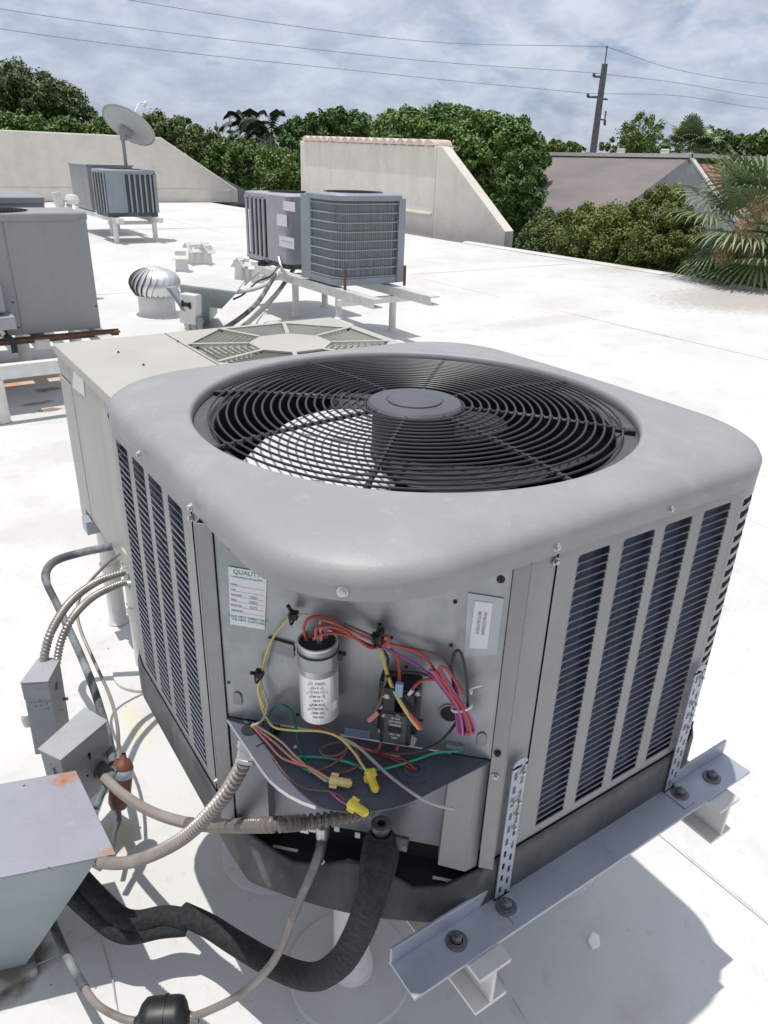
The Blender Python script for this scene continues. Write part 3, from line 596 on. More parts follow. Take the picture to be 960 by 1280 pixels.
# ================================================================== MAIN CONDENSER
S2 = .7071068
def CH(u, d, z): return Vector((u*S2-d*S2, .27-u*S2-d*S2, z))     # u along the open panel from its left edge, d out of it
PU = Vector((S2, -S2, 0)); PN = Vector((-S2, -S2, 0)); UP = Vector((0, 0, 1))
COND = thing('condenser_unit', (.43, .43, .50), 'large grey air conditioning condenser with open electrical panel and round fan guard', 'condenser')
def condenser():
    T = COND; C0 = Vector((.43, .43, 0))
    # ---- lid
    def outline(th, half, r):
        c, s = abs(cos(th)), abs(sin(th)); hi = half-r
        t = half/max(c, s); x, y = c*t, s*t
        if x > hi and y > hi:                      # on the corner arc
            bq = -(c*hi+s*hi); cc = 2*hi*hi-r*r; t = -bq+math.sqrt(max(0, bq*bq-cc))
        return t
    N = 224; R0 = .372; LC = Vector((.431, .423, 0)); ths = [2*pi*i/N for i in range(N)]; rings = []
    def ring(half, r, z): rings.append([(LC.x+outline(t, half, r)*cos(t), LC.y+outline(t, half, r)*sin(t), z) for t in ths])
    ring(.434, .172, 1.126); ring(.4375, .172, 1.125); ring(.4380, .172, 1.140); ring(.4380, .172, 1.150)
    out = [outline(t, .438, .172) for t in ths]
    for k in range(1, 13):
        f = k/12; row = []
        for i, t in enumerate(ths):
            D = out[i]-R0-.006; s = .046+.30*max(0, D-.06); dd = D*(f**1.35)
            q = min(1, dd/min(D, s)); z = 1.150+.0250*math.sqrt(max(0, 1-(1-q)**2.2))+.0015*f
            cc = LC.lerp(C0, f); row.append((cc.x+(out[i]-dd)*cos(t), cc.y+(out[i]-dd)*sin(t), z))
        rings.append(row)
    for r_, z in ((R0+.003, 1.1776), (R0, 1.1772), (R0-.003, 1.1750), (R0-.0045, 1.170), (R0-.005, 1.157), (R0-.002, 1.155)): rings.append([(C0.x+r_*cos(t), C0.y+r_*sin(t), z) for t in ths])
    vs = [p for row in rings for p in row]
    fs = [(j*N+i, j*N+(i+1) % N, (j+1)*N+(i+1) % N, (j+1)*N+i) for j in range(len(rings)-1) for i in range(N)]
    b = MB(); b.add(vs, fs, True); lid = b.build('lid', M_PAINT, T, sharp=60)
    for p, n in (((.537, -.014, 1.136), (0, -1, 0)), ((.323, -.014, 1.136), (0, -1, 0)), ((-.014, .514, 1.141), (-1, 0, 0)), ((-.014, .298, 1.141), (-1, 0, 0))): screw(lid, p, n, .0048)
    a = Vector((-.665, -.747, 0)); screw(lid, Vector((.165, .157, 1.137))+a*.172, a, .0055)
    # ---- shroud: flat dark annulus below the lip and the inner cylinder
    b = MB(); b.lathe([(.3685, 1.154), (.3685, 1.158), (.347, 1.1585), (.340, 1.156), (.335, 1.150), (.336, 1.146), (.339, 1.146), (.3395, 1.15), (.3685, 1.154)], C0, n=96); b.build('shroud', M_SHROUD, T, sharp=40)
    b = MB(); b.lathe([(.334, 1.146), (.331, 1.06), (.333, .96), (.337, .96), (.338, 1.1455), (.334, 1.146)], C0, n=96); b.build('fan_orifice', M_BLACK, T, sharp=40)
    # ---- fan guard
    hub = MB(); hub.lathe([(.074, 1.168), (.080, 1.170), (.081, 1.177), (.077, 1.1815), (.049, 1.183), (.048, 1.1815), (.046, 1.1815), (.0455, 1.1845), (.040, 1.1855), (0, 1.186)], C0, n=64)
    GD = hub.build('fan_guard_cap', M_SHROUD, T, sharp=35)
    guard = MB(); nr = 18
    def gz(r_): return 1.1785-.010*max(0, (r_-.085)/.25)**2.0
    guard.tube([(C0.x+.084*cos(2*pi*i/64), C0.y+.084*sin(2*pi*i/64), gz(.084)-.003) for i in range(64)], .0023, 8, closed=True)
    G = guard.build('fan_guard', M_BARS, T)
    for k in range(nr):
        r_ = .0975+k*(.342-.0975)/(nr-1); b = MB(); n = 112
        b.tube([(C0.x+r_*cos(2*pi*i/n), C0.y+r_*sin(2*pi*i/n), gz(r_)) for i in range(n)], .0020, 7, closed=True); b.build('guard_ring', M_BARS, G)
    for k in range(8):
        a = radians(-133+45*k) if False else radians(45*k+(-1 if k % 2 else 1)); d = Vector((cos(a), sin(a), 0)); pts = [C0+d*r_+UP*(gz(r_)-.0026) for r_ in np.linspace(.07, .345, 12)]
        b = MB(); sd_ = d.cross(UP); b.tube(pts+[C0+d*.350+UP*1.165, C0+d*.357+UP*1.162], [.0034]*12+[.0036, .0036], 8)
        for j in range(nr): r_ = .0975+j*(.342-.0975)/(nr-1); b.obox(C0+d*r_+UP*(gz(r_)-.0015), d, sd_, UP, .0034, .0034, .0032)
        sp = b.build('guard_spoke', M_BARS, G)
        b = MB(); b.tube([C0+d*.330+UP*1.1650, C0+d*.361+UP*1.1630], .0050, 8); b.obox(C0+d*.357+UP*1.1625, d, sd_, UP, .006, .006, .0035); b.build('guard_clip', M_BLACK, G)
    # ---- fan
    b = MB(); b.lathe([(0, 1.045), (.066, 1.045), (.072, 1.052), (.072, 1.150), (.066, 1.160), (.03, 1.166), (0, 1.167)], C0, n=48); b.build('fan_motor', M_BLACK, T)
    F = MB(); F.lathe([(0, 1.02), (.052, 1.02), (.058, 1.026), (.058, 1.040), (.03, 1.044), (0, 1.044)], C0, n=32); F = F.build('fan_hub', M_SHROUD, T)
    for k, a0 in enumerate((-150, -30, 90)):
        NR, NA = 14, 12; vs = []; b = MB()
        LE = [(.058, 62), (.13, 72), (.195, 84), (.228, 100), (.238, 118), (.243, 137), (.268, 158), (.300, 170), (.318, 176)]
        for i in range(NR+1):
            f = i/NR*(len(LE)-1); q = min(int(f), len(LE)-2); h = f-q
            lr, la = LE[q][0]*(1-h)+LE[q+1][0]*h, LE[q][1]*(1-h)+LE[q+1][1]*h; tr_, ta_ = .058+.262*i/NR, 216-6*i/NR
            for j in range(NA+1):
                g_ = j/NA; r_ = lr*(1-g_)+tr_*g_; a = radians((la+(26 if k else 0))*(1-g_)+ta_*g_+120*k); z = 1.108-.050*g_+.010*sin(pi*g_)
                vs.append((C0.x+r_*cos(a), C0.y+r_*sin(a), z))
        n = NA+1; m = len(vs); fs = [(i*n+j, i*n+j+1, (i+1)*n+j+1, (i+1)*n+j) for i in range(NR) for j in range(NA)]
        b.add(vs, fs, True); o = b.build('fan_blade', M_BLADE if k == 0 else M_BLADED, F); md = o.modifiers.new('thick', 'SOLIDIFY'); md.thickness = .0015  # glare on one blade and darkness of the others set by colour
    # ---- cabinet core: coil walls, inner dark lining, floor
    x0, x1 = .0, .86; i_ = .0135
    def coil(poly_o, name='coil'):
        b = MB(); n = len(poly_o); b.prism(poly_o, .60, 1.12, cap=False); return b
    op = rounded(i_, i_, x1-i_, x1-i_, .10, 6); chm = [(p[0], p[1]) for p in op if p[0]+p[1] > .36]; chm += [(i_, .34), (.34, i_)]
    cx = sorted(chm, key=lambda p: atan2(p[1]-.43, p[0]-.43))
    b = coil(cx); o = b.build('coil', M_COIL, T); md = o.modifiers.new('thick', 'SOLIDIFY'); md.thickness = .02; md.offset = -1
    b = MB(); b.prism([(.03, .30), (.30, .03), (.83, .03), (.83, .83), (.03, .83)], .55, .60); b.build('compartment_floor', M_DARK, T)
    # inner wall behind the electrical panel
    b = MB(); b.slab([CH(-.03, -.05, .60), CH(.41, -.05, .60), CH(.41, -.05, 1.12), CH(-.03, -.05, 1.12)], PN*-.004); b.build('inner_baffle', M_DARK, T)
    # inner compressor seen from above
    b = MB(); b.lathe([(.0, .60), (.10, .60), (.105, .64), (.105, .82), (.09, .87), (.05, .89), (0, .895)], (.50, .52, 0), n=32); b.build('compressor', M_BLACK, T)
    # ---- louvered panels
    E_ = [.3836, .4438, .4704, .5349, .5573, .6183, .645, .7112]; ZT, ZB, NRW = 1.100, .621, 37; pit = (ZT-ZB)/NRW
    def side(org, du, dn):
        org = Vector(org)
        def W(u, d, z): return org+du*u+dn*d+UP*z
        b = MB()
        xs = [.345]+E_+[.7355]
        for k in range(0, len(xs), 2): b.slab([W(xs[k], 0, .604), W(xs[k+1], 0, .604), W(xs[k+1], 0, 1.126), W(xs[k], 0, 1.126)], dn*-.0015)
        for k in range(0, 8, 2):
            for z0, z1 in ((.604, ZB), (ZT, 1.126)): b.slab([W(E_[k], 0, z0), W(E_[k+1], 0, z0), W(E_[k+1], 0, z1), W(E_[k], 0, z1)], dn*-.0015)
        # turned edge flange
        b.slab([W(.345, 0, .604), W(.345, 0, 1.126), W(.345, -.012, 1.126), W(.345, -.012, .604)], du*.0012)
        P_ = b.build('louvered_panel', M_PANEL, T)
        for k in range(0, 8, 2):
            w = E_[k+1]-E_[k]; m = MB(); c0 = E_[k]
            # bar between two openings with a lip raked inward and down, plus rounded slot ends
            t_ = .0017
            def W0(u, d, z): return du*u+dn*d+UP*z
            sec = [(.0012, t_), (.0016, .0008), (.0, -.0004), (-.0034, -.0026), (-.0036, -.0020), (-.0006, t_-.0002)]
            n = len(sec); vs = [W0(u, d, z) for u in (0, w) for d, z in sec]
            m.add(vs, [(i, (i+1) % n, n+(i+1) % n, n+i) for i in range(n)]+[tuple(range(n-1, -1, -1)), tuple(range(n, 2*n))])
            R_ = .0066
            for u0, sg in ((0, 1), (w, -1)):
                for zc, sz in ((t_, 1), (pit, -1)):
                    rr = R_*.9 if sz < 0 else R_*.45
                    arc = [W0(u0+sg*(rr-rr*cos(a)), .0003, zc+sz*(rr-rr*sin(a))) for a in np.linspace(0, pi/2, 4)]
                    m.add([W0(u0, .0003, zc)]+arc, [(0, i+1, i+2) for i in range(3)])
            pr = m.build('louver', M_SLAT, P_, base=(0, 0, 0)); off = W(c0, 0, ZB)-Vector(T['base']); pr.location = off
            for r_ in range(1, NRW):
                c = pr.copy(); COL.objects.link(c); c.parent = P_; c.location = off+UP*(pit*r_)
        screw(P_, W(.340, .001, 1.105), dn, .0045); screw(P_, W(.337, .001, .632), dn, .0042)
        # smooth corner panel between louvers and open compartment
        b = MB(); b.slab([W(.2925, -.001, .604), W(.3435, -.001, .604), W(.3435, -.001, 1.126), W(.2925, -.001, 1.126)], dn*-.0015)
        b.slab([W(.2925, -.001, .604), W(.2925, -.001, 1.126), W(.2925, -.03, 1.126), W(.2925, -.03, .604)], du*.0015)
        b.build('corner_panel', M_PANEL, T)
        return P_
    side((0, 0, 0), Vector((1, 0, 0)), Vector((0, -1, 0)))
    side((0, 0, 0), Vector((0, 1, 0)), Vector((-1, 0, 0)))
    # ---- rounded corner panels with wide slots (right, far left) and plain louvered backs
    def corner(cx_, cy_, a0, r_=.124):
        rows = 23; z0, z1 = .604, 1.126; b = MB(); K = 8
        def Q(f, z, rr=r_): a = radians(a0+90*f); return Vector((cx_+rr*cos(a), cy_+rr*sin(a), z))
        ph = (1.105-.62)/rows; zz = [z0]
        for i in range(rows): zz += [.62+i*ph, .62+i*ph+.55*ph]
        zz.append(z1); fr = [0, .05, .05+.001]+list(np.linspace(.12, .8, 6))+[.84, 1]
        for i in range(len(zz)-1):
            for j in range(len(fr)-1):
                hole = (i % 2 == 1) and .05 <= fr[j] < .83
                if hole: continue
                b.add([Q(fr[j], zz[i]), Q(fr[j+1], zz[i]), Q(fr[j+1], zz[i+1]), Q(fr[j], zz[i+1])], [(0, 1, 2, 3)], True)
        for i in range(rows):
            z = .62+i*ph
            for j in range(2, len(fr)-2): b.add([Q(fr[j], z), Q(fr[j+1], z), Q(fr[j+1], z-.010, r_-.011), Q(fr[j], z-.010, r_-.011)], [(0, 1, 2, 3)], True)
        return b.build('slotted_corner', M_PANEL, T)
    corner(.86-.124, .124, -90); corner(.86-.124, .86-.124, 0); corner(.124, .86-.124, 90)
    for a, c in (((.86, .12), (.86, .74)), ((.12, .86), (.74, .86))):
        b = MB(); p, q = Vector((*a, 0)), Vector((*c, 0)); d = (q-p).normalized(); n_ = Vector((d.y, -d.x, 0)); n_ = n_ if n_.dot(p-C0) > 0 else -n_
        for k in range(6):
            u0 = .0+k*.62/5-.006; b.slab([p+d*max(0, u0)+UP*.604, p+d*min(.62, u0+.028)+UP*.604, p+d*min(.62, u0+.028)+UP*1.126, p+d*max(0, u0)+UP*1.126], n_*-.0015)
        for k in range(40): z = .61+k*.0129; b.slab([p+UP*z, q+UP*z, q+UP*(z-.01)-n_*.011, p+UP*(z-.01)-n_*.011], UP*.001)
        b.build('louvered_back', M_PANEL, T)
    # ---- base pan
    def pan(z, o, ch, r_=.12):
        pts = []
        for x_, y_, a in ((.86-r_, r_, -90), (.86-r_, .86-r_, 0), (r_, .86-r_, 90)):
            for k in range(7): t = radians(a+90*k/6); pts.append((x_+(r_+o)*cos(t), y_+(r_+o)*sin(t), z))
        e = ch; pts += [(-o, e+.05, z), (-o+.002, e+.01, z)]
        m = 9
        for k in range(m): f = k/(m-1); u = e*(1-f); v = e*f; bl = .012*sin(pi*f); pts.append((v-bl+.004, u-bl+.004, z))
        pts += [(e+.01, -o+.002, z), (e+.05, -o, z)]
        return pts
    A_ = pan(.602, .001, .275); Bq = pan(.590, .004, .268); Cc = pan(.52, .004, .236); Dd = pan(.507, .0, .222); n = len(A_)
    # the chamfer wall is cut down where the service valves stand
    lo = list(range(n-11, n-2)); prof = [.590, .566, .545, .556, .580, .570, .540, .552, .592]
    for rr in (A_, Bq):
        for q, i in enumerate(lo): x_, y_, _ = rr[i]; rr[i] = (x_, y_, (prof[8-q] if False else prof[q])-(.0 if rr is A_ else .004))
    b = MB(); b.add(A_+Bq+Cc+Dd, [(r*n+i, r*n+(i+1) % n, (r+1)*n+(i+1) % n, (r+1)*n+i) for r in range(3) for i in range(n)]+[tuple(range(4*n-1, 3*n-1, -1))], True)
    P_ = b.build('base_pan', M_PAN, T, sharp=38); md = P_.modifiers.new('thick', 'SOLIDIFY'); md.thickness = .003
    for u, d, z in ((.12, .003, .575), (.29, .002, .55)):
        pass
    # ---- open compartment: edge flanges, galvanised panel, lower cover
    for s, u0, u1 in ((0, -.022, .0), (1, .382, .402)):
        b = MB(); b.slab([CH(u0, .0, .604), CH(u1, .0, .604), CH(u1, .0, 1.124), CH(u0, .0, 1.124)], PN*-.002)
        sgn = 1 if s else -1; ue = u1 if s else u0
        b.slab([CH(ue, 0, .604), CH(ue, 0, 1.124), CH(ue, -.03, 1.124), CH(ue, -.03, .604)], PU*.0015*sgn); b.build('corner_post', M_PANEL, T, bevel=.001)
    b = MB(); b.slab([CH(.001, -.004, .812), CH(.381, -.004, .812), CH(.381, -.004, 1.122), CH(.001, -.004, 1.122)], PN*-.0015)
    EP = b.build('electrical_panel', M_GALV, T)
    def hole(u, z, r_, m=M_DARK, d=-.0036): 
        b = MB(); b.lathe([(0, 0), (r_, 0), (r_, .0008), (0, .0008)], CH(u, d, z), PN, 14, False); return b.build('hole', m, EP)
    for px, py, r_ in ((289, 684, .0048), (626, 724, .0052), (569, 752, .0028), (564, 806, .0026), (508, 833, .0024), (489, 797, .0026), (527, 900, .002), (430, 817, .0032), (286, 853, .002), (367, 810, .004), (372, 893, .0028), (285, 893, .002)):
        p = PE(px, py, -.004); u = (p-CH(0, 0, 0)).dot(PU); hole(u, p.z, r_)
    p = PE(562, 891, -.004); u = (p-CH(0, 0, 0)).dot(PU); hole(u, p.z, .0125); b = MB(); b.lathe([(.0125, 0), (.0150, 0), (.0150, .002), (.0125, .002)], CH(u, -.004, p.z), PN, 20); b.build('grommet', M_GALVD, EP)
    for px, py in ((297, 873), (602, 924)):                       # tab knock-outs: raised loop
        p = PE(px, py, -.003); b = MB(); arc = [p+PU*(.0065*cos(a))+UP*(.004+.0075*sin(a)) for a in np.linspace(0, pi, 9)]
        b.slab([p-PU*.0065-UP*.010, p+PU*.0065-UP*.010]+arc, PN*.0014); b.build('raised_tab', M_GALVD, EP, bevel=.0006)
    a = PE(335, 797, -.002); b = MB(); c = PE(367, 806, -.002); b.slab([a, c, c-UP*.022, a-UP*.022+PU*.002], PN*.001); b.build('capacitor_strap_tail', M_GALVD, EP)
    b = MB(); b.slab([a+UP*.0015, c+UP*.0018, c, a], PN*.0015); b.build('slot_shadow_gap', M_DARK, EP)
    # ---- floor shelf of the electrical compartment (rounded outer corner)
    zf = .811; r_ = .150; pts = [Vector((.268, .0, zf)), Vector((.27, .004, zf)), Vector((.002, .27, zf)), Vector((0, .268, zf))]
    for k in range(13): t = radians(180+90*k/12); pts.append(Vector((r_+r_*cos(t), r_+r_*sin(t), zf)))
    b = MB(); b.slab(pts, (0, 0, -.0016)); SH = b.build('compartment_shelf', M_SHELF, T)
    b = MB(); lip = [pts[3]]+pts[4:]; 
    for p, q in list(zip(lip, lip[1:]))[:6]: b.slab([p+UP*.0003, q+UP*.0003, q-UP*.0045, p-UP*.0045], (-.0012, 0, 0))
    b.build('shelf_lip', M_ALU, SH)
    p = PZ(312, 912, zf+.0006); b = MB(); b.lathe([(0, 0), (.012, 0), (.012, .0008), (0, .0008)], p, n=18); b.build('knockout_hole', M_DARK, SH)
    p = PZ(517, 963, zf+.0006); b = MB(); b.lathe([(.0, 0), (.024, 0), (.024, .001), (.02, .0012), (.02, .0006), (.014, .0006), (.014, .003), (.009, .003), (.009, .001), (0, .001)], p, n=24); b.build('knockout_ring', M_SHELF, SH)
    p = PZ(369, 934, zf+.001); b = MB(); b.lathe([(0, 0), (.0028, 0), (.0028, .001), (0, .001)], p, n=10); b.build('rivet', M_STICK, SH)
    # bright clip at the right wall of the shelf
    p = PE(568, 934, .0); b = MB(); b.obox(p, PU, PN, UP, .012, .004, .005); b.build('grounding_clip', M_GALVD, EP, bevel=.001)
    # ---- lower cover below the shelf
    b = MB(); b.slab([CH(.012, -.028, .60), CH(.37, -.028, .60), CH(.37, -.028, .81), CH(.012, -.028, .81)], PN*-.0015)
    b.slab([CH(.003, -.002, .606), CH(.055, -.002, .606), CH(.055, -.002, .809), CH(.003, -.002, .809)], PN*-.0015); b.slab([CH(.055, -.002, .606), CH(.055, -.027, .606), CH(.055, -.027, .809), CH(.055, -.002, .809)], PU*.0012)
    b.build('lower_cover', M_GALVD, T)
    b = MB(); b.slab([CH(.322, -.001, .592), CH(.362, .002, .592), CH(.368, .002, .80), CH(.328, -.001, .80)], PN*-.0015); b.slab([CH(.322, -.001, .592), CH(.328, -.001, .80), CH(.325, -.027, .80), CH(.319, -.027, .592)], PU*.0012); b.slab([CH(.362, .002, .592), CH(.368, .002, .80), CH(.380, -.012, .80), CH(.378, -.012, .592)], PU*.0012)
    b.build('folded_post', M_PANEL, T, bevel=.0015)
    # dark slotted tray below the cover
    b = MB(); b.slab([CH(-.01, -.06, .556), CH(.40, -.06, .556), CH(.385, .002, .540), CH(.0, .002, .540)], UP*-.003); b.slab([CH(-.005, -.058, .553), CH(.395, -.058, .553), CH(.395, -.058, .62), CH(-.005, -.058, .62)], PN*.001); TR = b.build('valve_tray', M_BLACK, T)
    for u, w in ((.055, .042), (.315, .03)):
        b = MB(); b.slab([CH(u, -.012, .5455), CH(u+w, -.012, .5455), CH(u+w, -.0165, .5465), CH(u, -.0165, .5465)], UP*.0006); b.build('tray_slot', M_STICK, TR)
    # small screws on the posts
    for px, py, m in ((622, 941, M_DARK), (619, 970, M_STEEL), (283, 1000, M_STEEL)):
        p = PE(px, py, .001); screw(T, p, PN, .004, m=m)
    return EP, SH
M_BLADED = mat('dark_fan_blade', (.035, .037, .04), .6, .1, var=.1)  # darkness of blades out of the glare put into the colour
EPANEL, SHELF = condenser()

# ------------------------------------------------------------------ labels, capacitor, contactor, wires
def electrics():
    T = COND
    # quality sticker
    tl = PE(285.5, 708, -.003); tr = PE(334, 716, -.003); bl = PE(288, 780, -.003); br = PE(331, 787, -.003)
    b = MB(); b.slab([bl, br, tr, tl], PN*.0006); s = b.build('inspection_sticker', M_STICK, EPANEL)
    rt = (tr-tl).normalized(); up = (tl-bl).normalized(); rt = (rt-up*rt.dot(up)).normalized(); c = (tl+tr+bl+br)/4+PN*.001; w = (tr-tl).length; h = (tl-bl).length
    text('QUALITY', c+up*h*.43, rt, up, .0092, M_GREENINK, s)
    text('is everything to the customer', c+up*h*.35, rt, up, .0036, M_GREENINK, s)
    for k, (lab, v) in enumerate((('Name', ''), ('Test', ''), ('Inspected', '12061'), ('Date', '20627'), ('Serial No', '5177'), ('Approved', ''))):
        z = c+up*h*(.22-.09*k); text(lab, z-rt*w*.44, rt, up, .0040, M_GREYINK, s, align='LEFT')
        if v: text(v, z+rt*w*.16, rt, up, .0052, M_REDINK if k == 4 else M_GREYINK, s)
        b = MB(); q = z-up*h*.028; b.slab([q-rt*w*.44, q+rt*w*.44, q+rt*w*.44+up*.0003, q-rt*w*.44+up*.0003], PN*.0002); b.build('ruled_line', M_GREYINK, s)
    for k in range(2):
        text(('YOUR NEXT INSPECTOR IS', 'THE NEXT CUSTOMER')[k], c-up*h*(.34+.055*k), rt, up, .0046, M_GREENINK, s)
    # serial sticker in a clear pouch
    p4 = [PE(580, 820, -.003), PE(621, 818, -.003), PE(630, 748, -.003), PE(585, 741, -.003)]; b = MB(); b.slab(p4, PN*.0006); s = b.build('sticker_pouch', mat('clear_pouch', (.42, .44, .46), .25, 0, var=.04), EPANEL)
    p4 = [PE(586, 810, -.002), PE(609, 811, -.002), PE(616, 754, -.002), PE(594, 751, -.002)]; b = MB(); b.slab(p4, PN*.0004); b.build('serial_sticker', M_STICK, EPANEL)
    c = (p4[0]+p4[1]+p4[2]+p4[3])/4+PN*.0007; up = (p4[0]-p4[3]).normalized(); rt = (p4[1]-p4[0]).normalized(); rt = (rt-up*rt.dot(up)).normalized()
    text('W462250684', c+rt*.0035-up*.004, up, -rt if up.cross(-rt).dot(PN) > 0 else rt, .0062, M_GREYINK, EPANEL)
    text('40723673059', c-rt*.0035-up*.004, up, -rt if up.cross(-rt).dot(PN) > 0 else rt, .0062, M_GREYINK, EPANEL)
    p4 = [PE(432, 912, -.002), PE(462, 918, -.002), PE(463, 911, -.002), PE(432, 905, -.002)]
    p4 = [PE(430, 919, -.003), PE(462, 924, -.003), PE(463, 914, -.003), PE(431, 909, -.003)]; b = MB(); b.slab(p4, PN*.0005); b.build('blue_sticker', M_BLUELAB, EPANEL)
    # capacitor: aluminium can held upright by a strap
    a = PE(397, 803, .030); e = PE(400, 892, .030); ax = (a-e); H = ax.length; ax.normalize(); r = .0258
    m = mat('capacitor_can', (.60, .60, .60), .33, .75, var=.05, scale=12)
    b = MB(); b.lathe([(0, -.001), (r*.86, 0), (r*.95, .002), (r, .006), (r, H), (r*1.03, H+.001), (r*1.03, H+.004), (r*.97, H+.005), (r*.90, H+.003)], e, ax, 40); CP = b.build('capacitor', m, T, sharp=50)
    b = MB(); b.lathe([(0, 0), (r*.92, 0), (r*.92, .0012), (0, .0016)], e+ax*(H+.002), ax, 32); b.build('capacitor_top', M_BLACK, CP)
    b = MB(); b.lathe([(r*1.0, 0), (r*1.035, .0005), (r*1.035, .0205), (r*1.0, .021)], e+ax*(H-.030), ax, 40)
    q = e+ax*(H-.020)+PN*-.006; b.obox(q-PU*.022, PU, PN, ax, .010, .0006, .010); b.obox(q+PU*.024+PN*.002, PU, PN, ax, .006, .0006, .0035)
    b.build('capacitor_strap', M_GALV, CP)
    b = MB(); b.lathe([(r*1.04, 0), (r*1.045, .0012), (r*1.04, .0022)], e+ax*(H-.010), ax, 40); b.build('strap_edge', M_DARK, CP)
    q = e+ax*(H-.018)+PU*.0265+PN*-.003; b = MB(); b.obox(q, PU, PN, ax, .0045, .004, .005); b.build('strap_screw', M_BLACK, CP)
    view = (CAM-(a+e)/2); view -= ax*view.dot(ax); view.normalize(); rt = ax.cross(view); rt.normalize()
    b = MB(); K = 14
    for k in range(K):                                           # bright paper label wrapped on the front half
        t0, t1 = [radians(-78+156*q_/K) for q_ in (k, k+1)]
        P0, P1 = [(view*cos(t)+rt*sin(t))*(r*1.006) for t in (t0, t1)]
        b.add([e+P0+ax*.004, e+P1+ax*.004, e+P1+ax*(H*.66), e+P0+ax*(H*.66)], [(0, 1, 2, 3)], True)
    LB = b.build('capacitor_label', mat('silver_label', (.72, .72, .72), .3, .55, var=.03, scale=4), CP)
    def onc(ang, h): return e+(view*cos(ang)+rt*sin(ang))*(r*1.016)+ax*h
    lines = ('SH  CBB65', '45+5 uF', '370/440 VAC', '50/60 Hz  5%', '-40/70 C', 'SERIES DUAL', 'PROTECTED P2', '10000 AFC', 'NO PCB')
    for i, tx in enumerate(lines):
        an = -.10; c = onc(an, H*(.60-.058*i)); text(tx, c, (rt*cos(an)-view*sin(an)), ax, .0052 if i < 3 else .0040, M_BLACKINK if i > 2 else M_GREYINK, CP)
    an = .80; c = onc(an, H*.24); tt = (rt*cos(an)-view*sin(an)); b = MB(); b.obox(c, tt, ax, tt.cross(ax), .0045, .0065, .0003); b.build('code_sticker', M_STICK, CP)
    top = e+ax*(H+.003)
    for dx, dy, hh in ((-.009, .006, .016), (.002, -.007, .014), (.011, .004, .017), (-.003, .010, .014)):
        q = top+rt*dx+view.cross(rt)*0+(-view)*dy; b = MB(); b.obox(q+ax*hh*.5, rt, view, ax, .0028, .0006, hh*.5); b.obox(q+ax*hh*.62, rt, view, ax, .0036, .0018, hh*.22); b.build('terminal', M_STEEL, CP)
    # contactor
    c = PE(497, 892, .022); rtc = (PE(520, 894, .022)-PE(480, 888, .022)).normalized(); upc = (PE(499, 850, .022)-PE(494, 930, .022)).normalized(); rtc = (rtc-upc*rtc.dot(upc)).normalized(); oc = rtc.cross(upc).normalized(); rtc = rtc*1.35; upc = upc*1.12; oc = oc if oc.dot(PN) > 0 else -oc
    b = MB(); b.obox(c-oc*.012+upc*.008, rtc, upc, oc, .020, .036, .012); b.obox(c-upc*.012+oc*.004, rtc, upc, oc, .015, .024, .010)
    b.obox(c+upc*.022+rtc*.011, rtc, upc, oc, .005, .018, .014); b.obox(c+upc*.024-rtc*.008, rtc, upc, oc, .006, .020, .013); b.obox(c+upc*.035+rtc*.002, rtc, upc, oc, .014, .008, .010)
    CT = b.build('contactor', M_BLACK, T, bevel=.0015)
    b = MB(); b.obox(c-upc*.012+oc*.0145, rtc, upc, oc, .011, .021, .0008); b.build('contactor_label', mat('dark_label', (.055, .06, .06), .5, 0, var=.3, scale=200), CT)
    for i, tx in enumerate(('2P 30A', '24V COIL', '50/60HZ', '', 'FLA 30', 'LRA 150', '240V')):
        if tx: text(tx, c+upc*(.004-.0048*i)+oc*.0158, rtc, upc, .0042, M_STICK, CT)
    b = MB(); b.obox(c-upc*.0125+oc*.0155, rtc, upc, oc, .0065, .0035, .001); b.build('contactor_window', M_DARK, CT)
    for dx, dy, dz, m in ((-.014, .012, .006, M_STEEL), (-.011, .004, .010, M_STEEL), (.018, .036, .0, M_STEEL), (.002, .008, .012, M_BOLT), (-.016, -.030, .0, M_STEEL), (-.010, .034, .012, M_STEEL)):
        q = c+rtc*dx+upc*dy+oc*dz; b = MB(); b.lathe([(0, 0), (.0042, 0), (.0042, .003), (.003, .0045), (0, .0048)], q, oc, 12); b.obox(q+oc*.0046, rtc, upc, oc, .0034, .0006, .0006); b.build('terminal_screw', m, CT)
    b = MB(); q = c-upc*.024+rtc*.0155+oc*.006; b.slab([q, q+rtc*.006-upc*.004, q+rtc*.003-upc*.018, q-upc*.016], oc*.0006); b.build('metal_blade_tab', M_ALU, CT)
    b = MB(); q = PE(499, 862, .040); b.obox(q, rtc, upc, oc, .0035, .009, .0025); b.build('insulated_terminal', WIRE['blue'], CT)
    b = MB(); q = PE(511, 868, .036); b.tube([q, PE(516, 862, .036)], .0028, 6); b.build('spade_terminal', M_STEEL, CT)
    # wires: (photo px, py, distance in front of the panel)
    def wire(col, pts, r=.0021, name='wire', k=8, par=T):
        b = MB(); P_ = [PE(x, y, d) for x, y, d in pts]; b.tube(spline(P_, k), r*.86, 7); return b.build(name, WIRE[col], par)
    wire('red', [(383, 800, .036), (380, 784, .040), (388, 772, .036), (410, 773, .026), (435, 787, .018), (466, 800, .016), (480, 806, .015)], .0024)
    wire('red', [(394, 798, .046), (398, 784, .046), (424, 786, .030), (446, 799, .021), (465, 810, .018), (484, 803, .022), (486, 797, .02), (476, 792, .014)], .0024)
    wire('red', [(391, 799, .046), (404, 793, .042), (420, 792, .030), (442, 797, .022), (462, 806, .014), (480, 808, .014), (486, 801, .014)], .0022)
    wire('salmon', [(402, 800, .04), (400, 778, .042), (410, 777, .032), (440, 790, .02), (468, 801, .012)], .002)
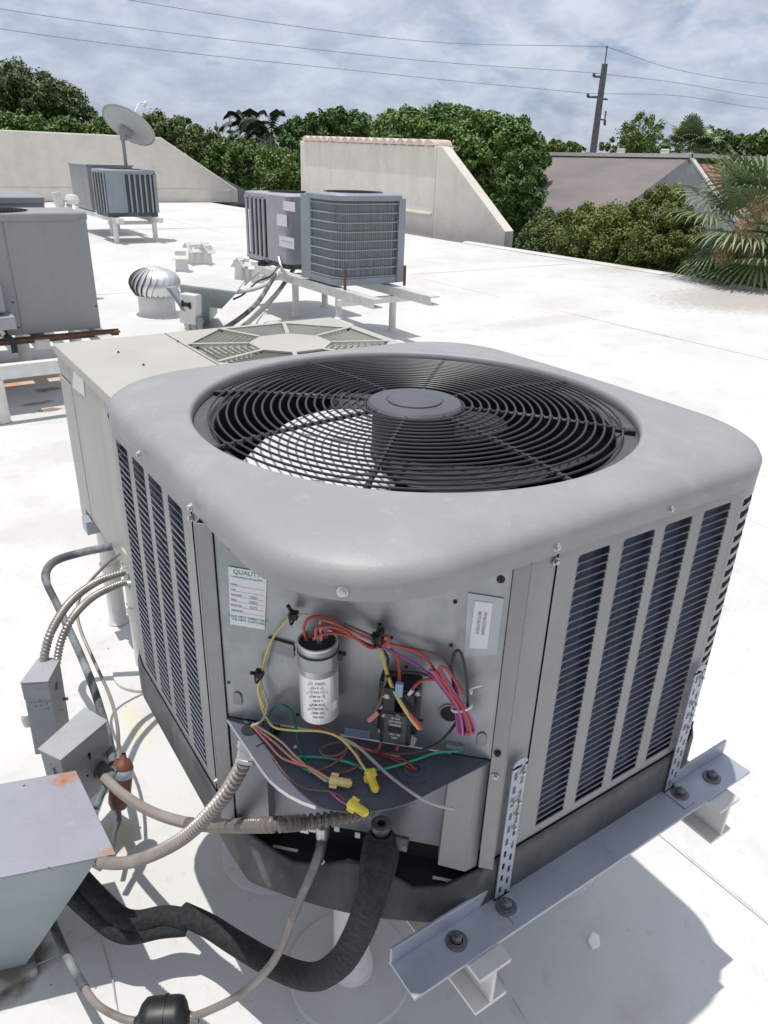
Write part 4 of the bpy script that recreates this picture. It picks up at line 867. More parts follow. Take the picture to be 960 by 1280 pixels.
    wire('red', [(484, 804, .014), (500, 808, .012), (522, 815, .012), (536, 827, .014), (548, 844, .018), (562, 862, .024), (572, 880, .026)], .0022)
    wire('brown', [(430, 780, .018), (452, 789, .014), (486, 804, .012), (512, 810, .010), (545, 818, .010), (562, 832, .014), (568, 850, .018), (575, 880, .024)], .0021)
    wire('purple', [(478, 810, .012), (500, 820, .010), (520, 832, .012), (542, 846, .016), (560, 864, .022), (576, 888, .027)], .0020)
    wire('purple', [(470, 805, .016), (490, 814, .013), (515, 827, .013), (535, 842, .02), (556, 858, .024), (570, 884, .03)], .0019)
    wire('black', [(484, 846, .030), (500, 841, .022), (520, 841, .016), (544, 848, .016), (560, 862, .020), (578, 888, .026)], .0022)
    wire('black', [(572, 880, .024), (566, 850, .02), (565, 830, .02), (570, 814, .02), (577, 818, .021), (583, 845, .022), (585, 872, .024), (584, 890, .025)], .0023)
    wire('purple', [(576, 884, .028), (566, 862, .028), (556, 846, .026), (551, 836, .024), (558, 835, .023), (568, 848, .022), (580, 868, .024)], .0022)
    wire('red', [(571, 884, .03), (560, 858, .029), (549, 838, .025), (553, 833, .024), (563, 842, .024), (577, 865, .026)], .0021)
    for i, cc in enumerate(('pink', 'purple', 'pink', 'black', 'pink', 'red', 'purple', 'pink')):
        o = (i-3.5)*1.9; dd = .020+.004*(i % 3)
        wire(cc, [(541+o*.6, 838+o*.2, dd), (556+o*.8, 858, dd), (573+o*.9, 880, dd+.004), (577+o*1.1, 890, dd+.006), (581+o*1.5, 902, dd+.006), (583+o*1.7, 912+(i % 3)*2, dd+.004), (580+o*1.2, 919-(i % 2)*3, dd+.002)], .0022)
    b = MB(); q = PE(577, 884, .024); d_ = (PE(584, 912, .028)-PE(566, 862, .024)).normalized(); n_ = 20; e1 = d_.cross(PN).normalized(); e2 = d_.cross(e1)
    b.tube([q+e1*(.0135*cos(2*pi*i/n_))+e2*(.009*sin(2*pi*i/n_)) for i in range(n_)], .0016, 6, closed=True); b.build('white_cable_tie', WIRE['white'], T)
    b = MB(); b.tube([PE(586, 862, .012), PE(594, 859, .012), PE(602, 857, .010)], .0015, 5); b.obox(PE(588, 864, .012), PU, PN, UP, .003, .003, .003); b.build('cable_tie_tail', WIRE['white'], T)
    wire('yellow', [(364, 771, .012), (352, 783, .010), (340, 800, .010), (331, 824, .010), (326, 850, .010), (325, 874, .012), (329, 889, .016), (334, 898, .022), (343, 909, .04), (366, 913, .05), (400, 914, .052), (424, 922, .06), (442, 940, .07), (452, 955, .085), (460, 966, .10)], .0019)
    wire('yellow', [(364, 771, .012), (376, 768, .013), (392, 770, .016), (416, 778, .014), (440, 790, .012)], .0018)
    wire('beige', [(340, 801, .008), (333, 826, .008), (326, 850, .008), (331, 868, .01), (334, 882, .014), (328, 900, .03), (314, 908, .045)], .0020)
    wire('tan', [(325, 850, .013), (323, 865, .013), (331, 888, .014), (330, 897, .02)], .0018)
    wire('yellow', [(477, 813, .012), (482, 835, .020), (490, 858, .030), (503, 882, .042), (515, 900, .046), (524, 911, .046)], .0030)
    wire('red', [(511, 892, .044), (519, 901, .045), (526, 911, .045)], .0035)
    wire('black', [(478, 812, .010), (485, 824, .013), (482, 842, .020), (484, 870, .020)], .0022)
    wire('red', [(488, 811, .010), (497, 823, .012), (499, 840, .022), (499, 856, .038)], .0026)
    wire('red', [(512, 866, .036), (519, 857, .028), (528, 851, .020), (545, 849, .018)], .0026)
    wire('brown', [(483, 845, .028), (478, 870, .030), (469, 890, .032), (464, 898, .034)], .0022)
    wire('salmon', [(473, 890, .032), (461, 901, .036)], .0040, 'wire_sleeve')
    wire('black', [(571, 902, .012), (560, 917, .024), (545, 931, .034), (520, 940, .044), (500, 941, .05), (488, 940, .05)], .0024)
    wire('darkred', [(477, 925, .03), (473, 936, .036), (465, 940, .045)], .0024); wire('darkred', [(497, 928, .034), (496, 937, .04), (486, 943, .05)], .0026)
    # wires lying on the shelf
    def swire(col, pts, r=.0019, k=8):
        b = MB(); P_ = [PZ(x, y, .811+h) for x, y, h in pts]; b.tube(spline(P_, k), r*.88, 7); return b.build('wire', WIRE[col], T)
    swire('green', [(574, 939, .012), (545, 941, .012), (518, 950, .010), (480, 961, .008), (455, 961, .008), (436, 953, .008), (405, 947, .006), (372, 946, .004)], .0021)
    swire('darkgreen', [(333, 902, .012), (340, 886, .04), (352, 881, .055), (364, 888, .045), (370, 910, .02), (376, 940, .006), (395, 966, .006), (412, 977, .008)], .0019)
    swire('green', [(380, 960, .005), (396, 968, .006), (413, 978, .010)], .0021)
    swire('salmon', [(315, 906, .004), (343, 928, .012), (368, 950, .012), (392, 962, .010), (412, 974, .01)], .0021)
    swire('beige', [(316, 904, .006), (350, 926, .018), (368, 944, .014), (388, 962, .008), (408, 977, .008)], .0018)
    swire('salmon', [(316, 908, .004), (336, 930, .010), (352, 947, .010), (380, 958, .008)], .0018)
    swire('brown', [(340, 945, .003), (356, 967, .003), (380, 985, .004), (414, 990, .006), (432, 1000, .010)], .0013)
    swire('pink', [(412, 989, .005), (424, 1000, .008), (436, 1007, .010)], .0014)
    swire('brown', [(396, 906, .03), (416, 914, .03), (430, 926, .022), (432, 940, .014), (420, 952, .008), (402, 962, .005), (385, 966, .004)], .0021)
    swire('brown', [(432, 928, .018), (415, 929, .012), (401, 936, .010), (406, 945, .01), (422, 944, .014), (436, 934, .02), (440, 924, .024)], .0021)
    swire('darkred', [(390, 908, .028), (424, 920, .026), (450, 932, .014), (480, 944, .010), (505, 950, .012), (520, 962, .006)], .0021)
    swire('darkred', [(434, 930, .018), (462, 936, .016), (490, 948, .012), (517, 963, .003)], .0020)
    swire('brown', [(440, 926, .022), (450, 950, .014), (440, 962, .008), (418, 968, .005)], .0019)
    swire('grey', [(432, 926, .026), (450, 936, .022), (470, 955, .014), (492, 974, .010), (520, 994, .012), (545, 1006, .012), (568, 1011, .014)], .0024)
    swire('grey', [(425, 920, .03), (446, 932, .026), (466, 950, .018), (478, 962, .014)], .0022)
    swire('salmon', [(415, 917, .030), (440, 930, .022), (470, 940, .014), (500, 946, .012)], .0017)
    # wire nuts
    def nut(p, q, col, r=.0066):
        P_, Q = PZ(p[0], p[1], .811+p[2]), PZ(q[0], q[1], .811+q[2]); ax = (Q-P_); L = ax.length; ax.normalize()
        b = MB(); b.lathe([(0, .002), (r*.75, 0), (r*1.02, .0006), (r*1.05, L*.28), (r*.92, L*.36), (r*.84, L*.38), (r*.60, L*.94), (r*.50, L), (0, L)], P_, ax, 14, True)
        e1 = ax.orthogonal().normalized(); e2 = ax.cross(e1)
        for k in range(8): a = 2*pi*k/8; d = e1*cos(a)+e2*sin(a); s_ = ax.cross(d); b.obox(P_+ax*L*.66+d*r*.68, s_, ax, d, .0006, L*.26, .0011)
        for k in (-1, 1): b.obox(P_+ax*L*.20+e1*k*r*1.15, e1, ax, e2, r*.28, L*.16, r*.30)
        return b.build('wire_nut', WIRE[col], T, sharp=30)
    nut((412, 975, .010), (440, 980, .009), 'tan'); nut((461, 965, .010), (470, 989, .009), 'nut'); nut((437, 1003, .010), (459, 1018, .009), 'nut')
    # black cable ties standing on the panel
    for (x, y), (tx, ty) in (((367, 769), (360, 757)), ((470, 797), (475, 780)), ((324, 842), (313, 841)), ((344, 912), (338, 922))):
        a = PE(x, y, .012); e = PE(tx, ty, .020); b = MB(); b.tube([a, e], .0026, 6); b.obox(a, PU, PN, UP, .0055, .006, .0045); n_ = 14
        b.tube([a+PN*.006+UP*(.009*cos(2*pi*i/n_))+PN*(.009*sin(2*pi*i/n_)) for i in range(n_)], .0016, 5, closed=True); b.build('black_cable_tie', M_BLACK, T)
    b = MB(); n_ = 16; q = PE(477, 797, .014); b.tube([q+UP*(.013*cos(2*pi*i/n_))+PN*(.010*sin(2*pi*i/n_)) for i in range(n_)], .0022, 5, closed=True); b.build('black_cable_tie', M_BLACK, T)
    # ---- service valves
    v = PE(403, 1038, .012); b = MB(); b.lathe([(0, -.014), (.010, -.014), (.011, .004), (.0095, .010), (.006, .012), (0, .0125)], v, UP, 16); b.tube([v, v-PU*.030], .0055, 10); b.tube([v-PU*.020, v-PU*.033], .0085, 6); b.tube([v, v+UP*-.03+PN*.004], .0065, 10); b.build('liquid_service_valve', M_STEEL, T)
    v = PE(476, 1040, .016); b = MB(); b.lathe([(.006, .018), (.010, .020), (.0145, .018), (.0150, -.012), (.012, -.016), (.012, -.05)], v, UP, 20); b.lathe([(0, .006), (.010, .006), (.0105, .019)], v, UP, 16)
    b.tube([v+UP*-.012, v+UP*-.014+PU*.024], .008, 10); b.tube([v+UP*-.014+PU*.020, v+UP*-.015+PU*.041], .0105, 6); b.build('suction_service_valve', M_BOLT, T)
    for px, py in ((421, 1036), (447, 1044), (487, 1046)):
        q = PE(px, py, -.010); b = MB(); b.obox(q, PU, PN, UP, .004, .001, .005); b.build('daylight_slot_plate', M_STICK, T)  # white plates stand in for daylight showing through slots
    screw(T, PE(402, 1076, .024), PN, .0045, 'pan_screw', M_STEEL); b = MB(); q = PE(437, 1076, .026); b.lathe([(0, 0), (.006, 0), (.006, .001), (0, .001)], q, PN, 12); b.build('pan_hole', M_DARK, T)
electrics()

# ------------------------------------------------------------------ stand of the main unit
def make_stand():
    T = thing('equipment_stand', (.5, .35, 0), 'aluminium stand of angle rails and I-beams on white pipe legs under the big condenser', 'stand')
    def angle_rail(y0, y1, yv, x0, x1):
        b = MB(); b.box((x0, y0, .511), (x1, y1, .517)); b.box((x0, min(yv, yv+.005), .517), (x1, max(yv, yv+.005), .548)); return b.build('angle_rail', M_RAIL, T, bevel=.0012)
    R1 = angle_rail(-.064, .0, -.0065, .113, .900)
    angle_rail(.862, .925, .8625, .113, .900)
    for xc in (.238, .800):
        b = MB(); y0, y1 = -.090, 1.0; b.box((xc-.03, y0, .503), (xc+.03, y1, .5105)); b.box((xc-.03, y0, .428), (xc+.03, y1, .435)); b.box((xc-.0035, y0, .435), (xc+.0035, y1, .503)); b.build('i_beam', M_WHITEA, T, bevel=.0012)
        for yc in (.30, .78):
            b = MB(); r_ = .037; b.lathe([(r_+.0, .0), (r_+.010, .002), (r_+.008, .03), (r_+.001, .036), (r_, .05), (r_, .427), (0, .4275)], (xc, yc, .0), n=28); b.build('leg', M_WHITEP, T)
    b = MB()
    for x, y in ((.213, -.030), (.312, -.028), (.735, -.028), (.822, -.034)):
        b = MB(); b.lathe([(0, .517), (.0165, .517), (.0165, .5195), (.015, .520), (.0105, .520), (.0105, .5215), (.0098, .522), (.0098, .5221)], (x, y, 0), n=24)
        b.lathe([(.0088, .522), (.0088, .529), (.006, .531), (0, .531)], (x, y, 0), n=6, smooth=False); b.lathe([(.0035, .531), (.0035, .535), (0, .535)], (x, y, 0), n=8); b.build('bolt', M_BOLT, T)
    # perforated hold-down straps
    def strap(xc, ztop):
        b = MB(); w = .0145; y = -.0095; th = .0018; z0 = .519; off = (ztop-.02)-z0; p = .026; n = int((off)/p)
        for xa, xb in ((xc-w, xc-w*.62), (xc-w*.24, xc+w*.24), (xc+w*.62, xc+w)): b.box((xa, y-th, z0), (xb, y, ztop-.012))
        for cx0, cx1, ph in ((xc-w*.62, xc-w*.24, 0), (xc+w*.24, xc+w*.62, .5)):
            z = z0+ph*p
            if ph: b.box((cx0, y-th, z0), (cx1, y, z0+.004))
            while z < ztop-.02: b.box((cx0, y-th, z), (cx1, y, z+.0120)); z += p
        pts = [(xc-w, ztop-.016)]+[(xc-w*cos(a), ztop-.0135+.0135*sin(a)) for a in np.linspace(0, pi, 9)]+[(xc+w, ztop-.016)]
        b.slab([Vector((x, y-th, z)) for x, z in pts], (0, th, 0)); b.box((xc-w, y-.045, .5175), (xc+w, y, .5192)); b.box((xc-w, y-th, .5175), (xc+w, y, .523))
        o = b.build('hold_down_strap', M_RAIL, T)
        for dx, dz in ((.006, -.028), (-.005, -.078), (.006, -.084), (.005, -.108), (.004, -.135)): screw(o, (xc+dx, y-th, ztop+dz), (0, -1, 0), .0042)
    strap(.318, .802); strap(.728, .800)
    return T
M_WHITEA = mat('pale_beam_paint', (.60, .60, .57), .45, .2, var=.08, scale=10)
STAND = make_stand()

# ================================================================== LINES, CONDUITS AND BOXES BY THE MAIN UNIT
def solo(name, b, m, label, cat, base=None, group=None, **kw):
    base = base or tuple(b.v[0]); o = b.build(name, m, None, base=base, label=label, cat=cat, group=group, **kw); o['base'] = list(base); return o
def lines():
    P = lambda x, y, z: PZ(x, y, z)
    # corrugated whip from the shelf down to the hood
    t = thing('flexible_conduit', P(312, 930, .79), 'tan ribbed conduit hanging from the compartment shelf to the rust-spotted hood', 'conduit')
    path = spline([P(312, 925, .800), P(309, 940, .785), P(300, 962, .755), P(276, 1000, .69), P(236, 1042, .58), P(196, 1066, .47), P(160, 1078, .39), P(128, 1078, .32), P(108, 1070, .29)], 12)
    pts, rr = ribbed(path[10:], .0116, .0100, .0042, 12); b = MB(); b.tube(pts, rr, 12); b.build('ribbed_hose', M_WHIP, t, sharp=22)
    a, c = path[1], path[11]; d = (c-a).normalized(); b = MB(); b.lathe([(.010, 0), (.0165, 0), (.0165, .010), (.0140, .012), (.0140, .024), (.0150, .025), (.0150, .030), (.012, .031)], a, d, 12, False); b.build('conduit_connector', M_STEEL, t)
    b = MB(); b.tube([path[-12], path[-1]], .0105, 8); b.build('dark_sleeve', M_BLACK, t)
    # second conduit: smooth grey painted stretch, then ribbed, going under the shelf
    t = thing('flexible_conduit', P(130, 973, .36), 'brown ribbed conduit running level below the shelf, its left half painted smooth', 'conduit')
    p2 = spline([P(131, 972, .29), P(150, 990, .30), P(180, 1010, .33), P(215, 1024, .38), P(258, 1032, .45), PE(330, 1031, .085), PE(380, 1028, .060), PE(430, 1021, .035), PE(466, 1012, .0)], 12)
    k = 42; b = MB(); b.tube(p2[:k+1], .0108, 12); b.build('smooth_conduit', M_WHIP, t)
    pts, rr = ribbed(p2[k:], .0116, .0100, .0042, 12); b = MB(); b.tube(pts, rr, 12); b.build('ribbed_hose', mat('brown_conduit', (.15, .125, .11), .25, 0, var=.12, scale=14), t, sharp=22)
    # pair of metal conduits from the beige unit to the first disconnect box
    for i, pl in enumerate(([(162, 714, .47), (150, 717, .47), (120, 728, .48), (88, 752, .50), (66, 785, .49), (57, 812, .45), (54, 832, .41)], [(163, 728, .46), (150, 730, .46), (118, 745, .48), (92, 770, .50), (77, 800, .46), (70, 832, .41)])):
        pts, rr = ribbed(spline([P(*q) for q in pl], 12), .0112 if i == 0 else .0105, .0085, .0024, 10); b = MB(); b.tube(pts, rr, 10)
        solo('metal_conduit', b, M_GREYPIPE, ('upper of two ribbed metal conduits arching from the beige unit to the grey box', 'lower inner one of two ribbed metal conduits arching to the grey box')[i], 'conduit', tuple(pts[0]), sharp=80)
    b = MB(); b.tube(spline([P(*q) for q in [(166, 716, .47), (157, 720, .47)]], 4), .014, 10); b.tube(spline([P(*q) for q in [(167, 730, .46), (160, 731, .46)]], 4), .014, 10); o = solo('conduit_fitting', b, M_STEEL, 'zinc conduit fittings on the lower edge of the beige unit', 'fitting')
    # weathered insulated line and thin cable
    b = MB(); b.tube(spline([P(*q) for q in [(154, 679, .47), (140, 683, .465), (105, 690, .45), (74, 699, .43), (60, 710, .41), (58, 727, .39), (72, 757, .35), (96, 808, .30), (114, 852, .27), (127, 892, .25), (136, 925, .24), (141, 955, .24)]], 8), [.0125]*40+[.0105]*49, 12)
    solo('insulated_line', b, M_OLDINS, 'weathered dark insulated refrigerant line bending from the beige unit past both boxes', 'pipe', tuple(P(150, 681, .47)))
    b = MB(); b.tube(spline([P(*q) for q in [(158, 690, .50), (147, 694, .48), (130, 708, .45), (106, 735, .41), (97, 758, .38), (100, 785, .35), (117, 825, .31), (138, 872, .28), (147, 910, .27), (148, 950, .27)]], 8), .0045, 8)
    solo('thin_copper_line', b, M_COPPERP, 'thin brown line running down beside the weathered insulated pipe', 'pipe', tuple(P(158, 690, .5)))
    # rusty filter drier
    t = thing('filter_drier', P(150, 1000, .16), 'rust brown filter drier with a pale label band beside the tilted grey box', 'filter drier')
    a = P(154, 948, .27); e = P(148, 1012, .15); ax = (a-e); H = ax.length; ax.normalize()
    b = MB(); b.lathe([(.005, -.012), (.008, 0), (.018, .006), (.024, .018), (.025, .030), (.025, H-.03), (.024, H-.018), (.018, H-.006), (.008, H), (.005, H+.012)], e, ax, 24); b.build('drier_body', M_DRIER, t)
    b = MB(); b.lathe([(.0252, H*.66), (.0255, H*.665), (.0255, H*.82), (.0252, H*.825)], e, ax, 24); b.build('drier_label', mat('drier_label', (.45, .52, .58), .5, 0, var=.2, scale=30), t)
    b = MB(); b.tube(spline([e, P(149, 1025, .13), P(144, 1040, .11), P(140, 1062, .10)], 6), .006, 8); b.build('outlet_pipe', M_OLDINS, t)
    b = MB(); b.tube(spline([P(142, 962, .28), P(137, 972, .28), P(128, 990, .27), P(119, 1010, .26)], 6), [.011]*10+[.008]*9, 10); solo('taped_pipe', b, M_OLDINS, 'short taped grey pipe next to the tilted box', 'pipe')
    # thick foam covered suction line
    t = thing('suction_line', PE(476, 1050, .02), 'thick black foam insulated suction line curving from the valve to the hood', 'pipe')
    main = spline([PE(476, 1052, .022), PE(474, 1075, .042), PE(468, 1104, .060), PE(460, 1134, .066), P(446, 1170, .46), P(425, 1203, .37), P(392, 1221, .27), P(350, 1210, .20), P(300, 1182, .16), P(262, 1158, .14), P(228, 1142, .14)], 10)
    n = len(main); rad = [.0225+.0055*min(1, max(0, 1-abs(i-10)/14)) for i in range(n)]; b = MB(); b.tube(main, rad, 16); b.build('foam_sleeve', M_RUBBER, t)
    q = main[0]; b = MB(); b.lathe([(.015, .02), (.026, .0), (.0285, -.025), (.024, -.05)], q, UP, 20); b.build('tape_wrap', M_RUBBER, t)
    for dx, pl in ((0, [(236, 1150, .135), (205, 1146, .135), (172, 1152, .14), (148, 1146, .15), (118, 1118, .18), (92, 1090, .22)]), (1, [(232, 1160, .12), (200, 1163, .12), (165, 1170, .125), (140, 1163, .135), (105, 1135, .17), (74, 1105, .22)])):
        b = MB(); b.tube(spline([P(*q) for q in pl], 8), .0215 if dx == 0 else .016, 14); b.build('foam_sleeve', M_RUBBER, t)
    # liquid line with black drier at the bottom edge
    t = thing('liquid_line', PE(401, 1055, .02), 'thin tan copper liquid line drooping from the small valve to the black drier', 'pipe')
    p = spline([PE(403, 1048, .014), PE(399, 1068, .032), PE(386, 1100, .046), PE(371, 1133, .056), P(357, 1170, .46), P(338, 1207, .35), P(300, 1243, .23), P(264, 1262, .16), P(236, 1273, .135)], 10)
    b = MB(); b.tube(p[:22], .0082, 10); b.build('dark_end', M_BOLT, t); b = MB(); b.tube(p[21:], .0070, 10); b.build('copper_tube', M_COPPERP, t)
    b = MB(); p = spline([P(172, 1277, .135), P(150, 1272, .13), P(122, 1256, .12), P(104, 1232, .11), P(84, 1196, .10), P(66, 1154, .10), P(56, 1120, .11)], 8); b.tube(p[:24], .0070, 10); b.build('copper_tube', M_COPPERP, t); b = MB(); b.tube(p[23:], .0085, 10); b.build('taped_tube', M_OLDINS, t)
    t = thing('black_filter_drier', P(205, 1270, .19), 'black filter drier lying low at the bottom edge of the photo', 'filter drier')
    a = P(236, 1273, .135); e = P(172, 1277, .135); ax = a-e; H = ax.length; ax.normalize()
    b = MB(); b.lathe([(.006, -.006), (.012, 0), (.028, .006), (.037, .014), (.039, .024), (.039, H*.52), (.0415, H*.525), (.0415, H*.56), (.039, H*.565), (.039, H-.022), (.037, H-.012), (.028, H-.006), (.012, H), (.008, H+.010)], e, ax, 32); b.build('drier_body', M_BLACK, t)
    b = MB(); b.lathe([(.009, 0), (.011, .002), (.009, .018)], a, ax, 12); b.build('drier_fitting', M_COPPERP, t)
lines()

def boxes():
    P = lambda x, y, z: PZ(x, y, z)
    # upright disconnect box
    zt = .42; c = [P(27, 855, zt), P(60, 853, zt), P(75, 825, zt), P(49, 825, zt)]
    t = thing('disconnect_box', (c[0].x, c[0].y, .27), 'narrow upright grey electrical disconnect box on a post, with pull lever at its side', 'electrical box')
    dn = Vector((-.006, 0, -.215)); b = MB(); b.hull8([q+dn for q in c]+c); b.build('enclosure', M_BOX, t, bevel=.003)
    f = (c[1]-c[0]).normalized(); n = Vector((f.y, -f.x, 0)); b = MB(); g = (c[2]-c[1]).normalized()
    b.slab([c[0]+n*.003-f*.002+UP*.001, c[1]+n*.003+f*.002+UP*.001, c[2]+f*.002+g*.002+UP*.001, c[3]-f*.002+g*.002+UP*.001], UP*.005)
    b.slab([c[0]+n*.003-f*.001, c[1]+n*.003+f*.001, c[1]+n*.003+f*.001-UP*.045, c[0]+n*.003-f*.001-UP*.045], -n*.002); b.build('rain_hood', M_BOX, t, bevel=.0015)
    m = c[0]+(c[1]-c[0])*.5+n*.001
    b = MB(); b.slab([m-f*.022-UP*.055, m+f*.030-UP*.055, m+f*.030-UP*.17, m-f*.022-UP*.17], n*.0015); b.build('cover_plate', M_BOX, t, bevel=.001)
    for r_ in (.0125, .0185): b = MB(); b.tube([m-UP*.172+n*.001+f*(.004+r_*cos(2*pi*i/24))+UP*(r_*sin(2*pi*i/24)) for i in range(24)], .0008, 4, closed=True); b.build('knockout_ring', M_BOX, t)
    b = MB(); b.tube([m-UP*.172+n*.001+f*(-.022+.009*cos(2*pi*i/20))+UP*(.011*sin(2*pi*i/20)) for i in range(20)], .0008, 4, closed=True); b.build('knockout_ring', M_BOX, t)
    for dx, dz in ((.004, -.05), (-.008, -.064), (.004, -.064), (.018, -.060), (.018, -.075)): b = MB(); b.lathe([(0, 0), (.0018, 0), (.0018, .001), (0, .001)], m+f*dx+UP*dz+n*.0015, n, 8, False); b.build('rivet', M_BOLT, t)
    s = c[1]+(c[2]-c[1])*.5+f*.002; b = MB(); b.lathe([(0, 0), (.010, 0), (.010, .0012), (0, .0012)], s-UP*.045, f, 16); b.build('side_knockout', M_GALV, t)
    b = MB(); b.lathe([(0, 0), (.0042, 0), (.0038, .012), (0, .012)], s-UP*.095+g*.012, f, 10); b.build('side_latch', M_BOLT, t); b = MB(); b.lathe([(0, 0), (.003, 0), (0, .001)], s-UP*.115-g*.004, f, 10); b.build('side_hole', M_DARK, t)
    q = c[0]+dn*.55-f*.010+g*.02; b = MB(); b.lathe([(.0, -.02), (.012, -.018), (.015, 0), (.012, .018), (0, .02)], q, UP, 14); b.build('pull_lever', M_WHITEP, t)
    b = MB(); x, y = (c[0].x+c[2].x)/2, (c[0].y+c[2].y)/2+.01; b.tube([(x, y, 0), (x, y, .30)], .011, 10); b.build('post', M_GREYPIPE, t)
    # tilted disconnect box
    zt = .33; c = [P(49, 937, zt), P(76, 950, zt), P(133, 902, zt), P(106, 886, zt)]
    t = thing('disconnect_box', (c[1].x, c[1].y, .24), 'wider grey electrical box turned at an angle with a dark keyhole in its long side', 'electrical box')
    dn = Vector((.004, .004, -.175)); b = MB(); b.hull8([q+dn for q in c]+c); b.build('enclosure', M_BOX, t, bevel=.003)
    f = (c[2]-c[1]).normalized(); n = Vector((f.y, -f.x, 0)); g = (c[1]-c[0]).normalized()
    b = MB(); b.slab([c[0]-f*.003-g*.002, c[1]-f*.003+g*.003, c[2]+f*.002+g*.003, c[3]+f*.002-g*.002], UP*.004); b.build('rain_hood', M_BOX, t, bevel=.0015)
    m = c[1]+(c[2]-c[1])*.5
    b = MB(); b.lathe([(0, 0), (.0045, 0), (.0045, .001), (0, .001)], m-UP*.048+n*.0008+f*.005, n, 12); b.obox(m-UP*.052+n*.001+f*.005, f, UP, n, .002, .009, .0008); b.build('keyhole', M_DARK, t)
    b = MB(); b.lathe([(0, 0), (.003, 0), (0, .001)], m-UP*.100+n*.001-f*.010, n, 10); b.build('side_hole', M_DARK, t)
    q = m-UP*.115+f*.028; b = MB(); b.lathe([(.0, 0), (.021, 0), (.021, .004), (.017, .006), (.017, .018), (.012, .02), (0, .02)], q, n, 20); b.build('conduit_hub', M_BOLT, t)
    b = MB(); b.tube([q+n*.015, P(136, 966, .29)], .0125, 12); b.build('black_coupling', M_BLACK, t)
    s = (c[0]+c[1])*.5-f*.001; b = MB(); b.obox(s-UP*.055, g, UP, f, .003, .014, .001); b.build('hasp', M_GALV, t)
    for i, (dx, dz) in enumerate(((-.004, -.03), (.006, -.036), (.006, -.048), (-.008, -.05))): b = MB(); b.lathe([(0, 0), (.0016, 0), (0, .001)], s+g*dx+UP*dz, -f, 8); b.build('rivet', M_BOLT, t)
    x, y = (c[0].x+c[2].x)/2-.01, (c[0].y+c[2].y)/2+.02; b = MB(); b.tube([(x, y, 0), (x, y, .18)], .012, 10); b.build('post', M_GREYPIPE, t)
    # sheet metal hood over the roof penetration
    zt = .33; A = P(95, 963, zt); B = P(145, 1067, zt); u = (P(0, 975, zt)-A).normalized(); v = (P(0, 1105, zt)-B).normalized(); u = (u+v).normalized()
    Lh = .50; C = B+u*Lh; D = A+u*Lh; t = thing('pipe_hood', (C.x*.5+A.x*.5, C.y*.5+A.y*.5, 0), 'large pale sheet metal pipe hood with rust spots at the lower left corner', 'pipe hood')
    b = MB(); b.slab([A, B, C, D], UP*-.004); b.slab([A, B, B-UP*.010, A-UP*.010], u*.002); top = b.build('hood_top', M_HOOD, t, bevel=.001)
    spot(M_HOOD, tuple(P(82, 973, zt)), (.038, .028, .03), (.36, .13, .04), 1., 90, .9); spot(M_HOOD, tuple(P(138, 1063, zt)), (.030, .014, .03), (.38, .17, .06), .9, 90, .9)
    for px, py in ((30, 982), (61, 1085)): b = MB(); b.lathe([(0, 0), (.0022, 0), (.0022, .0006), (0, .0006)], P(px, py, zt+.0004), n=10); b.build('rivet_hole', M_RUST, top)
    # tapered skirt
    F0 = Vector((-.345, .665, 0)); w = u*.20; bk = Vector((-.02, .16, 0))
    e = -.002; tp = [A+u*.030-UP*.004, B+u*.034-UP*.004, C-UP*.004, D-UP*.004]; bt = [F0+bk, F0, F0+w, F0+w+bk]
    b = MB(); b.slab([tp[1], tp[2], bt[2], bt[1]], Vector((0, .002, 0))); b.slab([tp[2], tp[3], bt[3], bt[2]], Vector((.002, 0, 0))); b.slab([tp[3], tp[0], bt[0], bt[3]], Vector((0, -.002, 0)))
    b.build('hood_skirt', M_HOODS, t)
    b = MB(); b.prism([(F0.x-.24, F0.y-.03), (F0.x+.03, F0.y-.03), (F0.x+.03, F0.y+.20), (F0.x-.24, F0.y+.20)], -.01, .022); b.build('hood_flashing', M_ROOF, t, bevel=.008)
    # loose chip lying on the roof
    q = P(742, 1181, .0); b = MB(); b.slab([Vector((q.x-.012, q.y-.007, .004)), Vector((q.x+.005, q.y-.012, .012)), Vector((q.x+.016, q.y+.002, .020)), Vector((q.x+.006, q.y+.014, .024)), Vector((q.x-.010, q.y+.009, .014))], (0, 0, -.009)); solo('loose_chip', b, mat('white_chip', (.92, .91, .88), .6), 'small white chip lying loose in the shade below the long rail', 'debris', (q.x, q.y, 0), bevel=.002)
    rg = random.Random(3)
    b = MB()
    for i in range(420):
        px, py = rg.uniform(60, 960), rg.uniform(440, 1279); q = P(px, py, 0); s = rg.uniform(.0006, .0019)
        b.obox((q.x, q.y, s*.3), Vector((1, 0, 0)), Vector((0, 1, 0)), UP, s, s*rg.uniform(.5, 1), s*.4)
    tag(b.build('roof_grit', mat('grit', (.20, .17, .14), .9, 0, var=.5, scale=30)), kind='stuff')
boxes()

